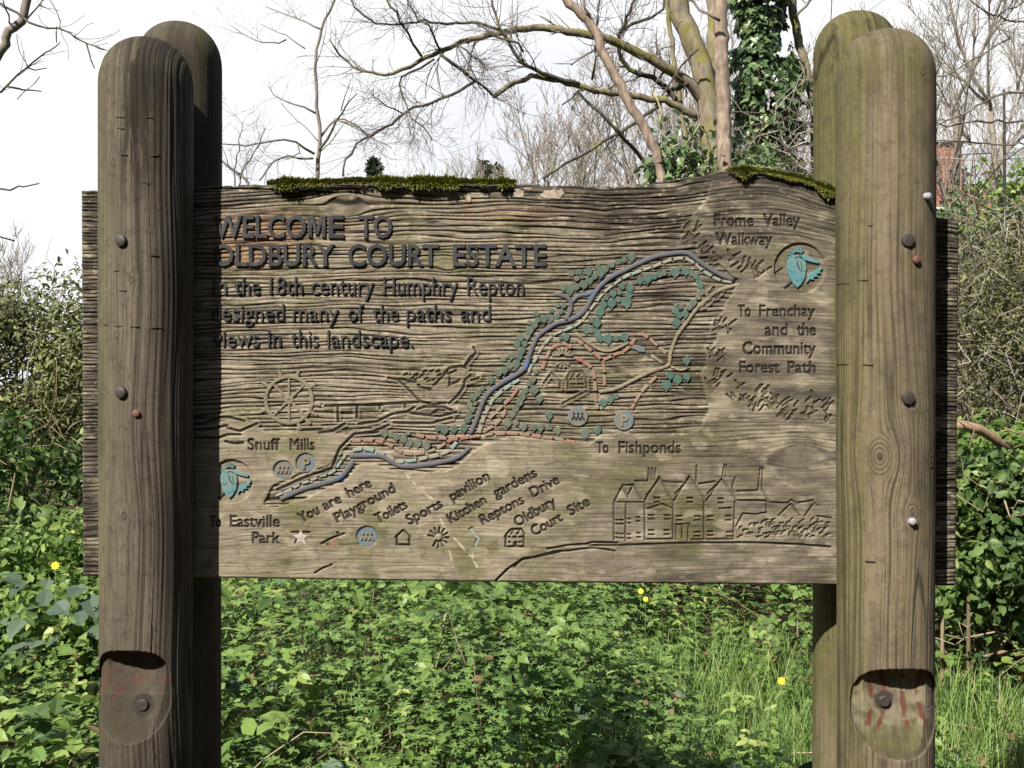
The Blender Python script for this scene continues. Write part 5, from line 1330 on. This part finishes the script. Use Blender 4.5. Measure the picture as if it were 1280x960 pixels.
# leaning pinkish trunk
c = P(890, 600, 8.20); root = empty('leaning_tree', (c[0], 8.20, 0), 'slender pinkish trunk leaning left across the mossy limbs', 'tree')
t_ = [limb([(905, 980), (880, 520), (852, 320), (828, 222), (812, 172), (790, 136), (769, 97), (754, 65), (740, 32), (706, -4), (680, -40)], 17, 11, 8.30, 8.10, 33)]
G = Geo(); tubes(t_, G, 10); G.build('trunk', M['pink_bark'], root); G = Geo(); tubes([limb([(740, 32), (730, 10), (733, -30)], 4, 3, 8.10, 8.10, 34)], G, 6); tubes(sprays(t_, 10, q, (.1, .35), 1, t0=.5, rs=.12), G, 3); G.build('crown', M['twig'], root)
# straight pinkish trunk
c = P(910, 900, 7.80); root = empty('straight_tree', (c[0], 7.80, 0), 'straight pale pinkish trunk rising in front of the ivy', 'tree')
G = Geo(); tubes([limb([(912, 1010), (910, 600), (908, 300), (907, 222), (905, 162), (903, 108), (901, 36), (901, -60)], 21, 18, 7.80, 7.80, 35)], G, 12); G.build('trunk', M['pink_bark'], root)
G = Geo(); tubes([limb([(900, 26), (885, 18), (868, 4), (855, -20)], 4, 3, 7.80, 7.70, 36)], G, 6); G.build('crown', M['twig'], root)
# slim tree left of centre
c = P(396, 300, 11); root = empty('slim_tree', (c[0], 11, 0), 'slim grey sapling standing alone in the white sky above the word welcome', 'tree')
s_ = [limb(a3((438, 1500), (436, 900), (435, 750), (437, 690), (450, 580), (438, 500), (432, 380), (430, 260), (445, 170), (470, 90), (500, 45), (516, 0), (520, -40)), 8, 3, 11, 11, 37)]
sb = [limb(a3((445, 650), (480, 600), (520, 520), (560, 460), (610, 405)), 4, 1.5, 11, 10.6, 38), limb(a3((455, 590), (490, 540), (520, 515), (560, 520), (620, 555), (680, 590)), 3, 1.2, 11, 11.2, 39), limb(a3((432, 490), (380, 460), (300, 445), (250, 415), (225, 370)), 3, 1.2, 11, 11.3, 40),
      limb(a3((425, 665), (390, 640), (350, 612), (290, 600), (200, 615), (100, 628), (20, 622)), 3.4, 1.5, 11, 10.5, 41), limb(a3((450, 125), (390, 95), (330, 75), (270, 50), (220, 30)), 2.6, 1, 11, 11.3, 42), limb(a3((420, 685), (370, 685), (310, 675), (250, 700), (190, 780)), 3, 2, 11, 10.8, 43),
      limb(a3((355, 625), (360, 660), (310, 690)), 2.2, 1.2, 10.8, 10.6, 44), limb(a3((540, 480), (555, 420), (585, 340)), 1.6, 1, 10.8, 10.8, 45), limb(a3((385, 210), (330, 170), (270, 140), (195, 105)), 1.8, 1, 11, 11.3, 46), limb(a3((305, 170), (240, 182), (200, 185), (130, 155), (70, 115)), 2.2, 1, 11.2, 11.4, 47)]
G = Geo(); tubes(s_, G, 8); G.build('trunk', M['grey_bark'], root); G = Geo(); tubes(sb, G, 5); tubes(sprays(sb + s_, 70, q, (.2, .6), 1, (3, 3), t0=.4), G, 3); G.build('crown', M['twig'], root)
# low twiggy tree beside the dark rear post
c = P(300, 330, 9.5); root = empty('twiggy_sapling', (c[0], 9.5, 0), 'low twiggy sapling just right of the dark rear post', 'tree')
s_ = [limb(a3((110, 1300), (120, 900), (140, 790), (80, 740), (25, 695)), 4, 3, 9.5, 9.5, 48), limb(a3((100, 950), (110, 760), (170, 660), (215, 555)), 3, 1.2, 9.5, 9.6, 49), limb(a3((90, 900), (80, 740), (95, 640), (115, 530)), 2.6, 1, 9.5, 9.4, 50)]
G = Geo(); tubes(s_[:1], G, 6); G.build('trunk', M['twig'], root); G = Geo(); tubes(s_[1:], G, 5); tubes(sprays(s_, 26, q, (.15, .45), 1, (3, 3), t0=.4), G, 3); G.build('crown', M['twig'], root)
# tree outside the frame at the left with hanging twigs
a4 = lambda *l: Zc(0, 0, .3545, l)
c = P(-190, 700, 4.6); root = empty('overhanging_tree', (c[0], 4.6, 0), 'bare tree whose curved limb and budding twigs reach in at the top left corner', 'tree')
s_ = [limb([(-190, 1250), (-185, 700), (-170, 420), (-120, 230), (-60, 130), (0, 67), (11, 42), (27, 27), (33, 0), (36, -40)], 26, 10, 4.6, 4.4, 51)]
sb = [limb(a4((-30, 5), (20, 25), (60, 45), (95, 72), (140, 92), (205, 95), (250, 118), (300, 150), (345, 166), (375, 178)), 4, 1.4, 4.3, 4.0, 52), limb(a4((92, 72), (130, 35), (160, 0), (180, -30)), 2.6, 1.5, 4.3, 4.2, 53),
      limb(a4((-250, 400), (-60, 335), (0, 315), (25, 305), (60, 270), (95, 235), (150, 195), (212, 150)), 5, 1.3, 4.5, 4.1, 54), limb(a4((25, 305), (60, 312), (90, 320), (145, 322)), 3, 1.6, 4.3, 4.2, 55), limb(a4((95, 238), (130, 241), (165, 240)), 2, 1.4, 4.2, 4.2, 56),
      limb(a4((-300, 640), (-80, 672), (0, 670), (90, 658), (138, 647)), 5, 1.8, 4.6, 4.2, 57), limb(a4((305, 155), (318, 190), (333, 240)), 2.4, 1.6, 4.1, 4.1, 58), limb(a4((200, 95), (203, 120), (199, 150)), 2, 1.4, 4.1, 4.1, 59), limb(a4((210, 100), (200, 50), (175, 0)), 1.5, 1.2, 4.1, 4.1, 60),
      limb(a4((60, 350), (100, 318), (140, 270)), 1.2, 1.2, 4.2, 4.2, 61), limb(a4((100, 235), (70, 170), (60, 120)), 1.2, 1.0, 4.2, 4.2, 62), limb(a4((50, 95), (25, 50), (10, 0)), 3, 1.5, 4.3, 4.3, 63)]
G = Geo(); tubes(s_, G, 9); G.build('trunk', M['grey_bark'], root); G = Geo(); tubes(sb, G, 5); tubes(sprays(sb[:3], 34, q, (.05, .16), 0, t0=.5, rs=.3), G, 3); G.build('crown', M['dark_bark'], root)
# ivy covered tree and the dark limb beside it
def ivy_tree():
    q = np.random.default_rng(420); d0 = 10.0; c = P(950, 400, d0); root = empty('ivy_clad_tree', (c[0], d0, 0), 'tree trunk wrapped in dark glossy ivy beside the straight pale trunk', 'tree')
    tr = [limb([(952, 880), (950, 400), (950, 215), (947, 100), (944, 0), (940, -80)], 26, 20, d0, d0, 64)]
    G = Geo(); tubes(tr, G, 9); G.build('trunk', M['dark_bark'], root)
    n = 7500; py = q.uniform(-60, 330, n); cx = np.interp(py, [-60, 60, 120, 215, 330], [948, 948, 964, 956, 955]); hwid = np.interp(py, [-60, 40, 90, 130, 170, 220, 330], [36, 34, 48, 54, 46, 52, 50]) * (.7 + .6 * vnoise(py / 22, py * 0, 5))
    a = q.uniform(-np.pi, np.pi, n); rr_ = q.random(n) ** .4; px = cx + hwid * rr_ * np.sin(a); dd = d0 - hwid * rr_ * np.cos(a) * d0 / F
    k = fbm(px / 16, py / 16, 77, 2) > .42; px, py, dd, a = px[k], py[k], dd[k], a[k]; n = len(px)
    pos = np.stack([(px - 640) / F * dd, dd, HC - (py - 480) / F * dd], 1); nn = np.stack([np.sin(a), -np.cos(a), np.full(n, .5)], 1) + q.normal(0, .45, (n, 3))
    L = Leaves(); L.add(scatter(IVY, pos, np.stack([q.normal(0, .5, n), q.normal(0, .3, n), -np.ones(n)], 1), nn, q.uniform(.045, .085, n), np.clip(q.normal(.45, .24, n), 0, 1))); L.build('ivy', M['ivy'], root)
ivy_tree()
c = P(1016, 300, 10.20); root = empty('dark_limbed_tree', (c[0], 10.20, 0), 'dark crooked tree between the ivy and the algae covered rear post', 'tree')
t_ = [limb([(1022, 880), (1022, 400), (1020, 215), (1018, 150), (1016, 129), (1009, 97), (1002, 65), (998, 47), (991, 11), (984, -40)], 13, 11, 10.20, 10.10, 66)]
G = Geo(); tubes(t_, G, 8); G.build('trunk', M['moss_bark'], root); G = Geo(); tubes([limb(a2((1095, 60), (1130, 20), (1170, -20)), 4, 3, 10.10, 10.00, 67), limb(a2((1060, 345), (1100, 355), (1150, 362)), 4, 3, 10.10, 10.00, 68)], G, 6); tubes(sprays(t_, 22, q, (.2, .6), 1), G, 3); G.build('crown', M['twig'], root)
# little sapling behind the board's hump
c = P(850, 300, 8.20); root = empty('pale_sapling', (c[0], 8.20, 0), 'thin pale yellowish sapling forking just above the board before the laurel', 'tree')
s_ = [limb(a2((700, 1800), (697, 900), (695, 600), (690, 545), (660, 500), (638, 465), (622, 390), (605, 320)), 4, 2.4, 8.20, 8.20, 69)]; sb = [limb(a2((692, 548), (720, 505), (745, 465), (765, 430)), 3, 1.8, 8.20, 8.10, 70)]
M['pale_stem'] = bark_mat('yellowish_stem', (.20, .17, .08), (.32, .28, .15), None, 30)
G = Geo(); tubes(s_, G, 6); G.build('trunk', M['pale_stem'], root); G = Geo(); tubes(sb, G, 5); G.build('crown', M['pale_stem'], root)
# branches crossing the right hand gap
a5 = lambda *l: Zc(1140, 0, .3125, l)
c = P(1420, 500, 6.5); root = empty('thorn_tree', (c[0], 6.5, 0), 'thorn tree outside the right edge sending long thin branches across the gap', 'tree')
t_ = [limb([(1420, 1000), (1418, 600), (1410, 300), (1395, 120), (1380, -30)], 22, 14, 6.5, 6.5, 71)]
sb = [limb([(1416, 560), (1340, 200), (1280, 78), (1250, 100), (1215, 78), (1170, 92)][2:] if False else a5((800, 330), (560, 345), (450, 365), (355, 378), (260, 425), (160, 475), (95, 500)), 4, 2.2, 6.5, 6.0, 72), limb(a5((760, 200), (520, 100), (385, 45), (320, 90), (260, 150), (160, 295), (95, 305)) if False else a5((700, 60), (500, 95), (380, 75), (290, 45), (230, 0)), 4, 2, 6.5, 6.1, 73),
      limb(a5((760, 520), (560, 470), (380, 485), (250, 490), (150, 500), (95, 490)), 4, 2, 6.5, 6.1, 74), limb(a5((640, 30), (480, -5), (385, 42), (330, 75)), 3, 2.4, 6.4, 6.2, 75), limb(a5((290, 45), (340, 100), (390, 155)), 3, 2, 6.2, 6.1, 76), limb(a5((390, 155), (300, 200), (200, 265), (140, 300), (95, 305)), 2.6, 2, 6.1, 6.0, 77), limb(a5((700, 640), (520, 590), (300, 575), (95, 562)), 3, 1.6, 6.5, 6.2, 78)]
G = Geo(); tubes(t_, G, 9); G.build('trunk', M['grey_bark'], root); G = Geo(); tubes(sb, G, 5); tubes(sprays(sb, 60, q, (.12, .45), 1, (3, 3)), G, 3); G.build('crown', M['twig'], root)
# old pole
G = Geo(); V, Fs = tube_pts(np.array([P(1256, 480, 9.4) * (1, 1, 0), P(1256, 300, 9.4), P(1255.5, 190, 9.4), P(1255, 112, 9.4)]), np.array([.014, .014, .013, .011]), 8); G.add(V, Fs, .5)
tag(G.build('thin_pole', plain_mat('dark_pole', (.02, .02, .022), (.04, .035, .032), 30)), 'thin dark upright pole in the thicket near the right edge', 'pole')

# ------------------------------------------------------------------ brick house far behind
t = NT('red_brick'); co = t.geo(); b = t.n('ShaderNodeTexBrick'); t.set(b.inputs['Vector'], t.mapping(co, (1, 1, 1)))
mp = t.n('ShaderNodeMapping'); mp.inputs['Rotation'].default_value = (R_(90), 0, 0); t.set(mp.inputs[0], co); t.set(b.inputs['Vector'], mp.outputs[0])
b.inputs['Color1'].default_value = (.34, .13, .085, 1); b.inputs['Color2'].default_value = (.28, .11, .075, 1); b.inputs['Mortar'].default_value = (.36, .30, .25, 1); b.inputs['Scale'].default_value = 4.5; b.inputs['Mortar Size'].default_value = .012
t.base(b.outputs[0], .9, .1); M['brick'] = t.m
M['slate'] = plain_mat('grey_slate', (.20, .21, .23), (.27, .28, .30), 3, .7, .3)
M['pane'] = plain_mat('window_pane', (.02, .025, .03), (.03, .035, .04), 2, .1, .6, 0); M['white'] = plain_mat('white_frame', (.7, .7, .68), (.78, .78, .76), 5, .6, .3, 0)
def box(G, x0, x1, y0, y1, z0, z1):
    V = [(x0, y0, z0), (x1, y0, z0), (x1, y1, z0), (x0, y1, z0), (x0, y0, z1), (x1, y0, z1), (x1, y1, z1), (x0, y1, z1)]
    G.add(V, [np.array([[0, 1, 5, 4], [1, 2, 6, 5], [2, 3, 7, 6], [3, 0, 4, 7], [4, 5, 6, 7], [3, 2, 1, 0]])], .5)
HX, HY = 13.0, 36.0
root = empty('brick_house', (HX + .5, HY, 0), 'red brick house with grey slate wing glimpsed through branches at the right', 'house')
G = Geo(); box(G, HX - 1.6, HX + 1.25, HY, HY + 5, 0, 8.95); G.build('wall', M['brick'], root, False)
G = Geo(); G.add([(HX - 1.75, HY - .15, 8.953), (HX + 1.4, HY - .15, 8.953), (HX + 1.4, HY + 5.2, 8.953), (HX - 1.75, HY + 5.2, 8.953), (HX - .2, HY + 2.0, 9.6), (HX - .2, HY + 3.2, 9.6)], [np.array([[0, 1, 4], [2, 3, 5]]), np.array([[1, 2, 5, 4], [3, 0, 4, 5], [3, 2, 1, 0]])], .5); G.build('roof', M['slate'], root, False)
G = Geo(); box(G, HX + 1.253, HX + 4.2, HY + .6, HY + 4.4, 0, 7.7); G.build('wing_wall', M['brick'], root, False)
G = Geo(); G.add([(HX + 1.256, HY + .3, 7.7), (HX + 4.4, HY + .3, 7.7), (HX + 4.4, HY + 4.7, 7.7), (HX + 1.256, HY + 4.7, 7.7), (HX + 1.256, HY + 2.5, 9.3), (HX + 4.4, HY + 2.5, 9.3)], [np.array([[0, 1, 5, 4], [2, 3, 4, 5], [3, 2, 1, 0]]), np.array([[0, 4, 3], [1, 2, 5]])], .5); G.build('wing_roof', M['slate'], root, False)
for wx, wz in ((HX - .6, 5.6), (HX + .6, 5.6), (HX - .6, 2.4)):
    G = Geo(); box(G, wx - .45, wx + .45, HY - .05, HY + .003, wz, wz + 1.3); o = G.build('window', M['white'], root, False)
    G = Geo(); box(G, wx - .38, wx + .38, HY - .06, HY - .048, wz + .07, wz + 1.23); G.build('pane', M['pane'], o, False)
# added wood out of view behind the camera; blocks low sky to deepen shadows
q = np.random.default_rng(611); n = 26000
a = q.uniform(-1.25, 1.25, n); rr_ = q.uniform(9, 13, n); x = np.sin(a) * rr_; y = -np.cos(a) * rr_ + 1.5; z = q.uniform(0, 1, n) * (5.2 + 2.2 * vnoise(a * 4, a * 0, 3))
L = Leaves(); L.add(scatter(LEAF, np.stack([x, y, z], 1), rdir(n, -.2, q), rdir(n, .2, q), q.uniform(.25, .45, n), q.random(n)))
tag(L.build('woodland', M['evergreen']), 'unseen woodland added behind the viewer to block low sky', None, None, 'stuff')
print('scene done')
